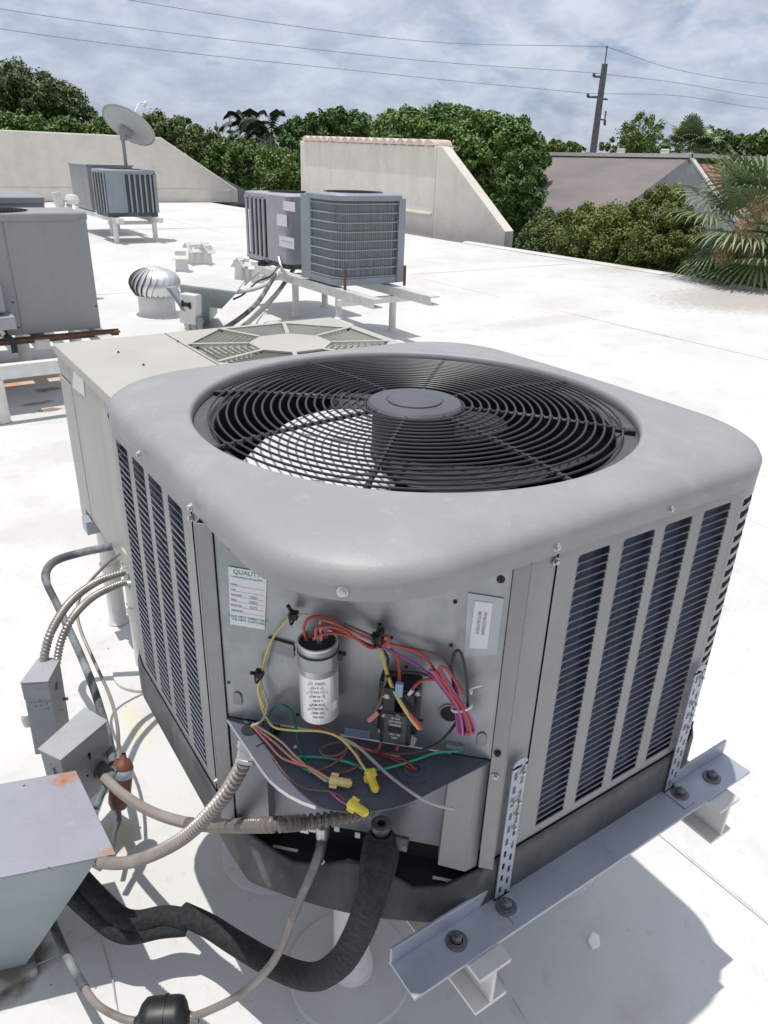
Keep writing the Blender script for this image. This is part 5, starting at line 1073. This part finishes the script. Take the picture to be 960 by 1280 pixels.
# ================================================================== BEIGE PACKAGED UNIT
def beige():
    X0, X1, Y0, Y1, Z0_, Z1 = .14, 1.13, .99, 1.945, .45, 1.0
    t = thing('packaged_unit', (.63, 1.47, .40), 'old beige packaged air conditioner with octagonal top grille behind the main condenser', 'air conditioner')
    b = MB(); b.box((X0+.004, Y0, Z0_), (X1, Y1-.004, Z1-.03)); b.build('cabinet', M_BEIGES, t, bevel=.003)
    b = MB(); b.box((X0, 1.785, .915), (X0+.003, Y1-.01, .972)); b.build('access_plate', M_BEIGES, t, bevel=.001)
    b = MB(); b.box((X0-.001, 1.0, .46), (X0+.003, 1.775, .97)); b.box((X0-.001, 1.785, .46), (X0+.003, Y1-.006, .905)); b.build('side_panel', M_BEIGES, t, bevel=.0015)
    # top: two sheets with a seam, octagonal opening
    b = MB(); b.box((X0-.004, Y0-.004, Z1-.03), (.488, Y1+.004, Z1)); b.build('top_panel', M_BEIGE, t, bevel=.003)
    cx, cy, Ro, Ri = .80, 1.625, .325, .135
    def oc(R, k, z=Z1+.001): a = radians(22.5+45*k); return Vector((cx+R*cos(a), cy+R*sin(a), z))
    b = MB(); sq = [Vector((X1+.004, cy+.135, Z1)), Vector((cx+.135, Y1+.004, Z1)), Vector((cx-.135, Y1+.004, Z1)), Vector((.491, cy+.135, Z1)), Vector((.491, cy-.135, Z1)), Vector((cx-.135, Y0-.004, Z1)), Vector((cx+.135, Y0-.004, Z1)), Vector((X1+.004, cy-.135, Z1))]
    cn = [Vector((X1+.004, Y1+.004, Z1)), None, Vector((.491, Y1+.004, Z1)), None, Vector((.491, Y0-.004, Z1)), None, Vector((X1+.004, Y0-.004, Z1)), None]
    O = [oc(Ro, k, Z1) for k in range(8)]
    for k in range(8):
        k2 = (k+1) % 8; a, c = O[k], O[k2]
        poly = [a, sq[k]]+([cn[k]] if cn[k] else [])+[sq[k2], c]
        if (k % 2 == 1): poly = [a, sq[k], sq[k2], c]
        b.slab(poly, UP*-.004)
    b.box((.492, Y0-.003, Z1-.03), (X1+.003, Y1+.003, Z1-.006)) if False else None
    for p_, q_ in (((.492, Y0-.004), (X1+.004, Y0-.001)), ((.492, Y1+.001), (X1+.004, Y1+.004)), ((X1+.001, Y0-.001), (X1+.004, Y1+.001))): b.box((p_[0], p_[1], Z1-.03), (q_[0], q_[1], Z1-.001))
    b.build('top_panel', M_BEIGE, t)
    b = MB(); b.box((.50, Y0+.01, Z1-.12), (X1-.01, Y1-.01, Z1-.10)); b.build('grille_well', M_DARK, t)
    b = MB(); I = [oc(Ri, k, Z1+.003) for k in range(8)]; b.slab(I, UP*-.006); b.build('grille_centre', M_BEIGE, t)
    for k in range(8):
        k2 = (k+1) % 8
        d = (oc(1, k, 0)-Vector((cx, cy, 0))); sd_ = Vector((-d.y, d.x, 0)).normalized()*.007
        b = MB(); b.slab([oc(Ri, k)-sd_, oc(Ro, k)-sd_, oc(Ro, k)+sd_, oc(Ri, k)+sd_], UP*.003); b.build('grille_spoke', M_BEIGE, t)
        for j in range(9):
            R_ = Ri+.012+(Ro-Ri-.02)*j/8; a, c = oc(R_, k, Z1-.003), oc(R_, k2, Z1-.003); e = (c-a).normalized()*.007; b = MB(); inn = (Vector((cx, cy, Z1))-(a+c)/2).normalized()
            b.slab([a+e, c-e, c-e+inn*.004-UP*.011, a+e+inn*.004-UP*.011], inn*.0014); b.build('grille_slat', mat('grille_slat_paint', (.36, .37, .32), .5, 0, var=.1), t)
    p4 = [PX(92, 463, X0-.002), PX(91, 484, X0-.002), PX(106.5, 496, X0-.002), PX(104, 472, X0-.002)]; b = MB(); b.slab(p4, (-.0008, 0, 0)); b.build('paper_label', M_STICK, t)
    b = MB(); q = [p4[i]*.55+p4[(i+2) % 4]*.45 for i in range(4)]; b.slab([(p+Vector((-.001, 0, 0))) for p in q], (-.0003, 0, 0)); b.build('label_print', mat('label_print', (.50, .50, .56), .5, 0, var=.3, scale=90), t)
    for x, y in ((.28, 1.74), (.30, 1.56), (.24, 1.30), (.22, 1.33), (.485, 1.80), (.26, 1.28)): screw(t, (x, y, Z1), (0, 0, 1), .0035, m=M_RUST)
    # tab at the far corner, stepped plate by the pipes
    b = MB(); b.box((X0-.002, 1.86, .41), (X0+.03, 1.94, .47)); b.build('corner_foot', M_BEIGES, t)
    b = MB(); b.box((X0-.006, 1.0, .47), (X0-.001, 1.40, .53)); b.build('service_plate', mat('yellowed_plate', (.48, .46, .36), .6, 0, var=.1), t)
    # its stand
    s = thing('equipment_stand', (.63, 1.47, 0), 'low white pipe stand under the beige packaged unit', 'stand')
    for y in (1.06, 1.82): b = MB(); b.box((.12, y-.03, .40), (1.15, y+.03, .446)); b.build('rail', M_RAIL, s)
    for x in (.19, 1.05):
        for y in (1.10, 1.545, 1.86): 
            b = MB(); b.lathe([(.038, 0), (.030, .012), (.030, .22), (.036, .222), (.036, .245), (.030, .247), (.030, .40)], (x, y, 0), n=20); b.build('leg', M_WHITEP, s)
beige()

# ================================================================== BIG GREY UNITS AT THE LEFT EDGE
def big_left():
    def unit(x0, x1, y0, y1, z0, z1, label, m, cen):
        t = thing('air_conditioner', ((x0+x1)/2, (y0+y1)/2, z0), label, 'air conditioner', 'big grey air conditioners at the left edge')
        b = MB(); b.box((x0, y0, z0), (x1, y1, z1-.04)); b.build('cabinet', m, t, bevel=.008)
        # lid with a real round opening
        n = 48; cx, cy, R = cen; zz = z1; b = MB(); out = []
        for i in range(n):
            a = 2*pi*i/n; c, s = cos(a), sin(a); k = min(((x1+.012-cx)/c if c > 1e-6 else ((x0-.012-cx)/c if c < -1e-6 else 9e9)), ((y1+.012-cy)/s if s > 1e-6 else ((y0-.012-cy)/s if s < -1e-6 else 9e9))); out.append((cx+c*k, cy+s*k))
        rings = [[(x, y, zz-.045) for x, y in out], [(x, y, zz-.008) for x, y in out], [(cx+(x-cx)*.985, cy+(y-cy)*.985, zz) for x, y in out], [(cx+(R+.03)*cos(2*pi*i/n), cy+(R+.03)*sin(2*pi*i/n), zz+.003) for i in range(n)], [(cx+R*cos(2*pi*i/n), cy+R*sin(2*pi*i/n), zz+.001) for i in range(n)], [(cx+R*cos(2*pi*i/n), cy+R*sin(2*pi*i/n), zz-.05) for i in range(n)]]
        b.add([p for r in rings for p in r], [(j*n+i, j*n+(i+1) % n, (j+1)*n+(i+1) % n, (j+1)*n+i) for j in range(5) for i in range(n)], True); b.build('lid', m, t, sharp=25)
        b = MB(); b.lathe([(0, zz-.012), (R, zz-.012)], (cx, cy, 0), n=32); b.build('fan_well', M_DARK, t)
        b = MB(); 
        for k in range(9): r_ = R*(.2+.8*k/8); b.tube([(cx+r_*cos(2*pi*i/40), cy+r_*sin(2*pi*i/40), zz+.004) for i in range(40)], .003, 4, closed=True)
        for k in range(6): a = 2*pi*k/6; b.tube([(cx, cy, zz+.002), (cx+R*cos(a), cy+R*sin(a), zz+.002)], .004, 4)
        b.build('fan_guard', M_BARS, t)
        b = MB(); b.lathe([(0, zz-.006), (R*.35, zz-.006)], (cx, cy, 0), n=20); b.build('fan_blade', M_BLADED, t)
        return t
    t = unit(-.9, .945, 4.78, 5.30, .45, 1.185, 'big grey air conditioner with plain front panel at the left edge, nearer of two', M_GRU, (.40, 5.04, .24))
    b = MB(); b.box((.452, 4.775, .455), (.940, 4.781, 1.145)); b.build('front_panel', M_GRU, t, bevel=.002); b = MB(); b.box((-.9, 4.774, .455), (.440, 4.781, 1.145)); b.build('front_panel', M_GRU, t, bevel=.002)
    for x, z in ((.425, .66), (.43, .50), (.42, 1.12), (.93, .60)): screw(t, (x, 4.774, z), (0, -1, 0), .006, m=M_RUST)
    b = MB()
    unit(-1.2, .84, 5.50, 6.45, .45, 1.245, 'big grey air conditioner standing behind the nearer one, only its top showing', M_GRU, (.20, 5.98, .40))
    # disconnect gear on the nearer unit at the edge of the frame
    d = thing('disconnect_box', (.33, 4.70, .45), 'small pale disconnect box with fittings on the left grey unit', 'electrical box')
    b = MB(); b.box((.20, 4.62, .52), (.40, 4.772, .60)); b.build('enclosure', M_BOX, d, bevel=.006); b = MB(); b.box((.22, 4.66, .62), (.36, 4.772, .78)); b.build('cover', M_HOOD, d, bevel=.01)
    b = MB(); b.tube(spline([(.33, 4.70, .52), (.33, 4.66, .48), (.36, 4.62, .45), (.36, 4.6, .38)], 4), .02, 8); b.build('elbow', M_BLACK, d); b = MB(); b.tube([(.27, 4.66, .60), (.33, 4.66, .47)], .018, 8); b.build('fitting', M_STEEL, d)
    # stand: rusty front angle, wooden looking rails, white legs
    s = thing('equipment_stand', (.2, 5.1, 0), 'white stand with a rusty front edge under the left grey units', 'stand')
    b = MB(); b.box((-1.1, 4.70, .425), (1.05, 4.745, .436)); b.box((-1.1, 4.742, .40), (1.05, 4.748, .445)); b.build('front_angle', M_RUST, s)
    for x in (.93,): 
        b = MB(); b.box((x-.045, 4.3, .36), (x+.045, 7.1, .424)); b.build('rail', M_WHITEA, s)
    for x in (-.6, .55):
        b = MB(); b.box((x-.045, 4.72, .36), (x+.045, 7.1, .424)); b.build('rail', M_WHITEA, s)
    b = MB(); b.box((-1.1, 4.40, .27), (1.0, 4.46, .355)); b.build('cross_beam', M_WHITEP, s, bevel=.003)
    for x, y in ((-.6, 4.43), (.20, 4.43), (.55, 5.6), (.93, 5.6), (.93, 6.9)): b = MB(); b.tube([(x, y, 0), (x, y, .36 if y > 5 else .27)], .045, 12); b.build('leg', M_WHITEP, s)
    b = MB(); b.box((-1.0, 4.97, .0), (1.0, 5.03, .012)); 
big_left()

# ================================================================== DISTANT EQUIPMENT
def louver_unit(name, x0, x1, y0, y1, z0, z1, m, label, cat, group, faces, r=.05, strips=6, side_strips=3, lidm=None, fan=True, inset=.02, coil=None):
    t = thing(name, ((x0+x1)/2, (y0+y1)/2, z0), label, cat, group)
    b = MB(); b.prism(rounded(x0+inset, y0+inset, x1-inset, y1-inset, r, 4), z0+.02, z1-.03); b.build('coil', coil or M_DCOIL, t)
    b = MB(); b.prism(rounded(x0+.004, y0+.004, x1-.004, y1-.004, r, 6), z0, z0+.07); b.build('base_pan', M_PAN, t)
    n = 36; cx, cy = (x0+x1)/2, (y0+y1)/2; R = min(x1-x0, y1-y0)*.40; po = rounded(x0-.006, y0-.006, x1+.006, y1+.006, r, 8); b = MB(); N = len(po)
    ci = [(cx+R*cos(atan2(y-cy, x-cx)), cy+R*sin(atan2(y-cy, x-cx))) for x, y in po]
    rings = [[(x, y, z1-.05) for x, y in po], [(x, y, z1-.01) for x, y in po], [(cx+(x-cx)*.97, cy+(y-cy)*.97, z1) for x, y in po], [(x, y, z1+.008) for x, y in ci], [(x, y, z1-.04) for x, y in ci]]
    b.add([p for q in rings for p in q], [(j*N+i, j*N+(i+1) % N, (j+1)*N+(i+1) % N, (j+1)*N+i) for j in range(4) for i in range(N)], True); b.build('lid', lidm or m, t, sharp=30)
    if fan:
        b = MB()
        for k in range(8): r_ = R*(.2+.78*k/7); b.tube([(cx+r_*cos(2*pi*i/32), cy+r_*sin(2*pi*i/32), z1+.012) for i in range(32)], .003, 4, closed=True)
        for k in range(6): a = 2*pi*k/6; b.tube([(cx, cy, z1+.01), (cx+R*cos(a), cy+R*sin(a), z1+.01)], .004, 4)
        b.build('fan_guard', M_BARS, t); b = MB(); b.lathe([(0, z1-.035), (R, z1-.035)], (cx, cy, 0), n=24); b.build('fan_well', M_DARK, t)
    return t
def stand(x0, x1, y0, y1, zt, legs, label, over=(.2, .2), raily=True):
    s = thing('equipment_stand', ((x0+x1)/2, (y0+y1)/2, 0), label, 'stand')
    return s
def distant():
    # ---- unit with satellite dish
    g = 'condensers on the stand below the satellite dish'
    x0, x1, y0, y1 = 3.56, 4.50, 14.35, 15.2
    t = louver_unit('condenser_unit', x0, x1, y0, y1, .45, 1.24, M_BLU, 'distant blue grey condenser with vertical louvered strips below the satellite dish', 'condenser', g, None, .05)
    b = MB(); b.box((x0+.02, y0-.004, .52), (x0+.34, y0+.01, 1.19)); b.build('corner_panel', M_BLU, t, bevel=.004)
    for k in range(7): x = x0+.335+k*(.60/6.2); b = MB(); b.box((x, y0-.010, .52), (x+.034, y0+.010, 1.19)); b.build('louver_strip', M_BLU, t, bevel=.003)
    b = MB(); b.box((x0+.335, y0-.008, 1.17), (x1, y0+.01, 1.195)); b.box((x1-.05, y0-.008, .52), (x1, y0+.01, 1.19)); b.build('panel_frame', M_BLU, t)
    for k in range(5): y = y0+.01+k*.19; b = MB(); b.box((x0-.008, y, .52), (x0+.01, y+.05, 1.19)); b.build('louver_strip', M_BLU, t, bevel=.003)
    t = thing('air_handler', (3.75, 16.4, .45), 'plain grey cabinet standing left behind the condenser with the dish', 'air conditioner', g)
    b = MB(); b.box((3.62, 15.75, .47), (4.5, 17.2, 1.27)); b.build('cabinet', M_GRU, t, bevel=.01); b = MB(); b.box((3.60, 15.73, 1.27), (4.52, 17.22, 1.30)); b.build('lid', M_BLU, t)
    s = thing('equipment_stand', (4.0, 15.2, 0), 'white rails and pipe legs carrying the distant condenser with the dish', 'stand')
    for x in (3.70, 4.42): b = MB(); b.box((x-.05, 14.05, .36), (x+.05, 17.3, .445)); b.build('rail', M_WHITEP, s)
    b = MB(); b.box((3.60, 14.55, .30), (4.5, 14.62, .358)); b.build('cross_beam', M_WHITEP, s)
    for x, y in ((3.66, 14.35), (4.42, 14.45), (3.95, 15.7), (4.42, 17.0)): b = MB(); b.tube([(x, y, 0), (x, y, .36)], .045, 10); b.build('leg', M_WHITEP, s)
    # ---- satellite dish
    y = 14.9; foot = PY(158, 208, y); hub = PY(154, 168, y)
    t = thing('satellite_dish', (foot.x, y, 1.24), 'grey satellite dish on a mast, seen from behind', 'satellite dish')
    b = MB(); b.tube([(foot.x, y, .45), (foot.x-.01, y, hub.z+.05)], .032, 10); b.build('mast', M_GRU, t)
    fw = Vector((CF.x, CF.y, 0)).normalized(); rt = Vector((CR.x, CR.y, 0)).normalized()
    vdir = (PY(161, 156, y)-CAM).normalized(); r2 = vdir.cross(UP).normalized(); u2 = r2.cross(vdir)
    ta = radians(31); maj = r2*cos(ta)-u2*sin(ta); mnr = r2*sin(ta)+u2*cos(ta); ca = .50; nrm = (vdir*ca+mnr*math.sqrt(1-ca*ca)).normalized(); mn3 = nrm.cross(maj).normalized()
    cc = PY(161, 156.5, y); R = (PY(194, 172, y)-PY(129, 140, y)).length/2; b = MB(); K = 40; J = 7; vs = []
    for j in range(J+1):
        f = j/J
        for k in range(K): a = 2*pi*k/K; vs.append(cc+(maj*cos(a)+mn3*sin(a))*R*f+nrm*(R*.20*f*f-R*.20))
    b.add(vs, [(j*K+k, j*K+(k+1) % K, (j+1)*K+(k+1) % K, (j+1)*K+k) for j in range(J) for k in range(K)], True); o = b.build('reflector', M_DISH, t); md = o.modifiers.new('thick', 'SOLIDIFY'); md.thickness = .012
    b = MB(); b.tube([cc+(maj*cos(2*pi*k/K)+mn3*sin(2*pi*k/K))*R for k in range(K)], .012, 6, closed=True); b.build('rim', M_DISH, t)
    q = cc-nrm*R*.2; b = MB(); b.obox(q-nrm*.05, maj, mn3, nrm, .12, .07, .04); b.obox(hub+UP*.0, rt, UP, fw, .05, .10, .05); b.tube([hub, q], .035, 8); b.build('bracket', M_GRU, t)
    e = PY(174, 146, y)+nrm*.30; b = MB(); b.tube([cc-mn3*R, cc-mn3*R*.5+nrm*.35, e], .015, 6); b.tube([e-nrm*.05+mn3*.02, e+nrm*.05+mn3*.02], .035, 8); b.build('feed_arm', M_WHITEP, t)
    # ---- the pair: mauve unit behind, blue grey unit in front
    g = 'condensers side by side on the long stand'
    t = louver_unit('condenser_unit', 3.28, 3.98, 6.55, 7.60, .50, 1.20, M_PUR, 'mauve grey condenser with three pale stickers, left one of the pair', 'condenser', g, None, .07)
    Xf = 3.28
    for k in range(5): yy = 7.10+k*.105; b = MB(); b.box((Xf-.006, yy, .52), (Xf+.012, yy+.045, 1.16)); b.build('louver_strip', M_PUR, t, bevel=.002)
    b = MB(); b.box((Xf-.004, 7.05, .52), (Xf+.012, 7.58, .56)); b.box((Xf-.004, 7.05, 1.14), (Xf+.012, 7.58, 1.165)); b.build('panel_frame', M_PUR, t)
    b = MB(); b.prism(rounded(Xf-.008, 6.54, 3.7, 7.08, .07, 5), .55, 1.165); b.build('front_cover', M_PUR, t)
    for px0, py0, px1, py1 in ((354, 251, 369, 265), (346, 267, 359, 284), (349, 294, 368, 312)):
        a = PX(px0, py0, Xf-.010); c = PX(px1, py1, Xf-.010); b = MB(); b.slab([a, Vector((a.x, c.y, a.z)), c, Vector((a.x, a.y, c.z))], (-.002, 0, 0)); sk = b.build('sticker', M_STICK, t)
    a = PX(351, 300, Xf-.013); c = PX(366, 304, Xf-.013); b = MB(); b.slab([a, Vector((a.x, c.y, a.z)), c, Vector((a.x, a.y, c.z))], (-.001, 0, 0)); b.build('sticker_band', M_GREENINK, t)
    # front one: wrap-around coil guard with horizontal bands
    x0, x1, y0, y1, z0, z1 = 3.20, 3.93, 5.43, 6.12, .50, 1.262
    t = louver_unit('condenser_unit', x0, x1, y0, y1, z0, z1, M_BLU, 'blue grey condenser wrapped in a banded coil guard, right one of the pair', 'condenser', g, None, .14, coil=M_LCOIL)
    for k in range(9):
        z = z0+.06+k*.0775; po = rounded(x0, y0, x1, y1, .14, 6); pi_ = rounded(x0+.008, y0+.008, x1-.008, y1-.008, .135, 6); N = len(po); b = MB()
        b.add([(x, y, z) for x, y in po]+[(x, y, z+.012) for x, y in po], [(i, (i+1) % N, N+(i+1) % N, N+i) for i in range(N)], True); o = b.build('guard_band', M_BLU, t); md = o.modifiers.new('thick', 'SOLIDIFY'); md.thickness = .008
    b = MB(); po = rounded(x0+.006, y0+.006, x1-.006, y1-.006, .14, 6); path = [Vector((x, y, 0)) for x, y in po]+[Vector((*po[0], 0))]
    for q in even(path, .021): b.tube([q+UP*(z0+.06), q+UP*(z1-.05)], .0022, 3)
    b.build('guard_wires', M_BLU, t, kind='stuff')
    for px, w in (((x0-.003, 6.00), .12), ): 
        b = MB(); b.box((x0-.004, 5.93, z0), (x0+.02, 6.12, z1-.02)); b.build('corner_post', M_BLU, t, bevel=.004)
    b = MB(); b.box((x1-.085, y0-.002, z0), (x1-.02, y0+.02, z1-.03)); b.box((x1-.02, y0+.02, z0), (x1+.004, y0+.2, z1-.03)); b.build('corner_post', M_BLU, t, bevel=.004)
    b = MB(); b.prism(rounded(x0, y0, x1, y1, .14, 6), z0-.002, z0+.055); b.build('base_pan', M_BLU, t)
    s = thing('equipment_stand', (3.6, 6.3, 0), 'white rails on pipe legs carrying the mauve and the blue grey condenser', 'stand')
    for xc, ys in ((3.24, 4.82), (3.78, 4.74)):
        b = MB(); b.box((xc-.05, ys, .468), (xc+.05, 7.2, .478)); b.box((xc-.05, ys, .40), (xc-.042, 7.2, .468)); b.box((xc-.042, ys, .40), (xc+.05, 7.2, .408)); b.build('rail', M_WHITEA, s)
    for yc in (5.35, 7.0): b = MB(); b.box((3.16, yc-.03, .34), (4.02, yc+.03, .396)); b.build('cross_beam', M_WHITEP, s)
    for px, py in ((490, 413), (423, 398), (370, 395), (406, 383)):
        q = PZ(px, py, 0); b = MB(); b.lathe([(.07, 0), (.04, .02), (.035, .05), (.035, .34)], (q.x, q.y, 0), n=10); b.build('leg', M_WHITEP, s)
    for x, y in ((3.23, 5.36), (3.88, 5.36), (3.3, 5.9)): b = MB(); b.box((x-.012, y-.012, .478), (x+.012, y, .66)); b.build('rusty_bracket', M_RUST, s)
    # ---- its lines
    P = lambda x, y, z: PZ(x, y, z)
    def ln(name, pts, r, m, label):
        b = MB(); pp = spline([P(*q) for q in pts], 6); b.tube(pp, r, 7); solo(name, b, m, label, 'pipe', tuple(pp[0]))
    ln('insulated_line', [(382, 312, .62), (376, 318, .56), (366, 338, .42), (345, 368, .28), (318, 396, .22), (285, 425, .18)], .024, M_GREYPIPE, 'grey insulated line slanting from the pair of condensers, rightmost of the bundle')
    ln('insulated_line', [(358, 318, .62), (353, 328, .54), (340, 350, .42), (322, 378, .3), (300, 398, .22), (278, 412, .18)], .022, M_OLDINS, 'dark insulated line dropping steeply from below the mauve condenser')
    ln('black_cable', [(352, 322, .58), (346, 335, .5), (338, 345, .44), (322, 352, .4), (304, 368, .38), (292, 374, .4)], .009, M_BLACK, 'thin black cable looping from the mauve condenser to the far pipe hood')
    ln('white_line', [(352, 336, .5), (338, 352, .4), (318, 361, .37), (296, 365, .42)], .022, M_WHITEP, 'white painted line leading into the far pipe hood')
    ln('thin_line', [(350, 330, .52), (336, 330, .48), (320, 344, .4), (306, 356, .42)], .008, M_GREYPIPE, 'thin grey line above the far pipe hood')
    a, c = P(326, 330, .5), P(340, 327, .5); b = MB(); b.tube([a, c], .040, 12); solo('filter_drier', b, M_BLACK, 'small black filter drier near the foot of the mauve condenser', 'filter drier', tuple(a))
    ln('hanging_line', [(348, 322, .6), (352, 334, .52), (360, 345, .47), (372, 348, .46), (384, 344, .5)], .014, M_STEEL, 'shiny short pipe loop under the mauve condenser')
    # ---- far hood with boxes
    zt = .50; A, B, C, D = P(226, 356, zt), P(247, 357, zt), P(296, 366, zt), P(284, 374, zt)
    t = thing('pipe_hood', (A.x, A.y-.5, 0), 'blue grey pipe hood behind the beige unit, boxes fixed to its front', 'pipe hood')
    a, c = P(225, 357, zt), P(296, 366, zt); dd = Vector((.30, .52, 0)); 
    b = MB(); b.slab([a, c, c+dd, a+dd], UP*.012); b.build('hood_top', M_WHITEA, t)
    l, r_ = P(229, 402, .08), P(279, 386, .18)
    b = MB(); b.slab([a, c, P(277, 386, .27), P(262, 384, .27), P(262, 404, .05), P(229, 404, .05)], dd*.9); b.build('hood_skirt', M_HOODS, t)
    t = thing('disconnect_box', P(250, 400, .2), 'small white electrical box with a black label on the far pipe hood', 'electrical box')
    f_ = (c-a).normalized(); n_ = Vector((f_.y, -f_.x, 0)); q = P(250, 386, .30)+n_*.12
    b = MB(); b.obox(q+UP*.02, f_, n_, (UP+f_*.12).normalized(), .085, .05, .13); b.build('enclosure', M_WHITEP, t, bevel=.01)
    b = MB(); b.obox(q+n_*.054+UP*.06, f_, n_, (UP+f_*.12).normalized(), .05, .004, .016); b.obox(q+n_*.054+UP*.065-f_*.04, f_, n_, UP, .012, .004, .026); b.obox(q+n_*.054+UP*.055+f_*.04, f_, n_, UP, .012, .004, .026); b.build('black_emblem', M_BLACK, t)
    b = MB(); b.obox(q-f_*.11+UP*.09+n_*.01, f_, n_, (UP-f_*.9).normalized(), .03, .04, .13); b.build('open_cover', M_HOOD, t, bevel=.006)
    for i, (dx, dz) in enumerate(((-.05, -.14), (.03, -.15), (.09, -.10))): b = MB(); b.lathe([(.03, 0), (.034, .03), (.025, .06), (.025, -.1)], q+f_*dx+UP*dz, n=10); b.build('fitting', (M_STEEL, M_BOX, M_HOOD)[i], t)
    # ---- turbine vent
    tx, ty = 2.15, 7.40; t = thing('turbine_vent', (tx, ty, 0), 'shiny aluminium turbine vent on a white round base', 'roof vent')
    b = MB(); b.lathe([(.30, 0), (.20, .012), (.188, .03), (.185, .205), (.175, .21)], (tx, ty, 0), n=32); b.build('base_pipe', M_WHITEP, t)
    nb = 24; H0, H1, RM = .205, .475, .262
    for k in range(nb):
        a0 = 2*pi*k/nb; b = MB(); J = 12; vs = []
        for j in range(J+1):
            f = j/J; z = H0+(H1-H0)*(f**.85); r = RM*(.80+.20*sin(pi*min(1, f/.72))) if f < .36 else RM*math.sqrt(max(.08, 1-((f-.36)/.66)**2.2))
            for s, dr in ((0, .020), (1, .0)):
                a = a0+.42*sin(pi*.5*f)+(2*pi/nb*.92)*s; q_ = r-dr*min(1, r/RM); vs.append((tx+q_*cos(a), ty+q_*sin(a), z))
        b.add(vs, [(2*j, 2*j+1, 2*j+3, 2*j+2) for j in range(J)], True); b.build('vane', M_CHROME, t)
    b = MB(); b.lathe([(.20, H0-.01), (.21, H0), (.20, H0+.012)], (tx, ty, 0), n=24); b.build('base_ring', M_CHROME, t); b = MB(); b.lathe([(RM*.36, H1-.012), (RM*.28, H1+.004), (.03, H1+.012), (.0, H1+.02)], (tx, ty, 0), n=24); b.build('cap', M_CHROME, t)
    b = MB(); b.lathe([(.17, H0), (.222, H0+.08), (.205, H1-.09), (.06, H1-.02)], (tx, ty, 0), n=20); b.build('inner_core', M_STEELD, t)
    # ---- white plumbing vents
    spots = [((228, 340), .30, 'left end of the farther cluster'), ((240, 331), .30, 'second from left in the farther cluster'), ((249, 331), .31, 'third from left in the farther cluster'), ((258, 331), .29, 'right end of the farther cluster'),
             ((301, 352), .30, 'left end of the nearer cluster beside the mauve condenser'), ((312, 352), .32, 'middle of the nearer cluster beside the mauve condenser'), ((322, 354), .29, 'right end of the nearer cluster beside the mauve condenser')]
    for i, ((px, py), h, lab) in enumerate(spots):
        q = P(px, py, 0); s = 1.35 if i < 4 else 1.15; t = thing('plumbing_vent', (q.x, q.y, 0), 'white plumbing vent, '+lab, 'roof vent', 'white plumbing vents')
        b = MB(); b.lathe([(.14*s, 0), (.085*s, .02), (.07*s, .04), (.062*s, h*.62)], (q.x, q.y, 0), n=10); b.build('pipe', M_WHITEP, t)
        rg = random.Random(i); a = rg.uniform(0, pi); d = Vector((cos(a), sin(a), 0)); e = Vector((-sin(a), cos(a), 0)); c_ = q+UP*h*.82
        b = MB()
        for sg in (-1, 1): b.slab([c_-d*.085*s+e*0+UP*.055*s, c_+d*.085*s+UP*.055*s, c_+d*.085*s+e*.085*s*sg-UP*.05*s, c_-d*.085*s+e*.085*s*sg-UP*.05*s], UP*.012)
        b.obox(c_-UP*.01, d, e, UP, .055*s, .055*s, .045*s); b.build('folded_cap', M_WHITEP, t)
    # small white bracket pieces left behind the big units
    q = P(75, 258, .9); t = thing('goose_neck_vent', (q.x, q.y, 0), 'white goose neck pipe beside the distant grey cabinet', 'roof vent')
    a = PD(74, 244, 9.5); b = MB(); b.tube(spline([(a.x, a.y, 0), (a.x, a.y, a.z-.15), (a.x-.02, a.y, a.z)], 4), .05, 10); b.tube(spline([PD(70, 240, 9.5), PD(76, 258, 9.5), PD(90, 262, 9.5)], 4), .05, 8); b.lathe([(0, -.05), (.06, -.04), (.08, 0), (.06, .05), (0, .06)], PD(90, 250, 9.5), n=10); b.build('pipe', M_WHITEP, t)
M_STEELD = mat('dull_inner_metal', (.40, .40, .41), .4, .6)
M_CHROME = mat('turbine_aluminium', (.70, .70, .70), .34, .7, var=.06, scale=10)
distant()
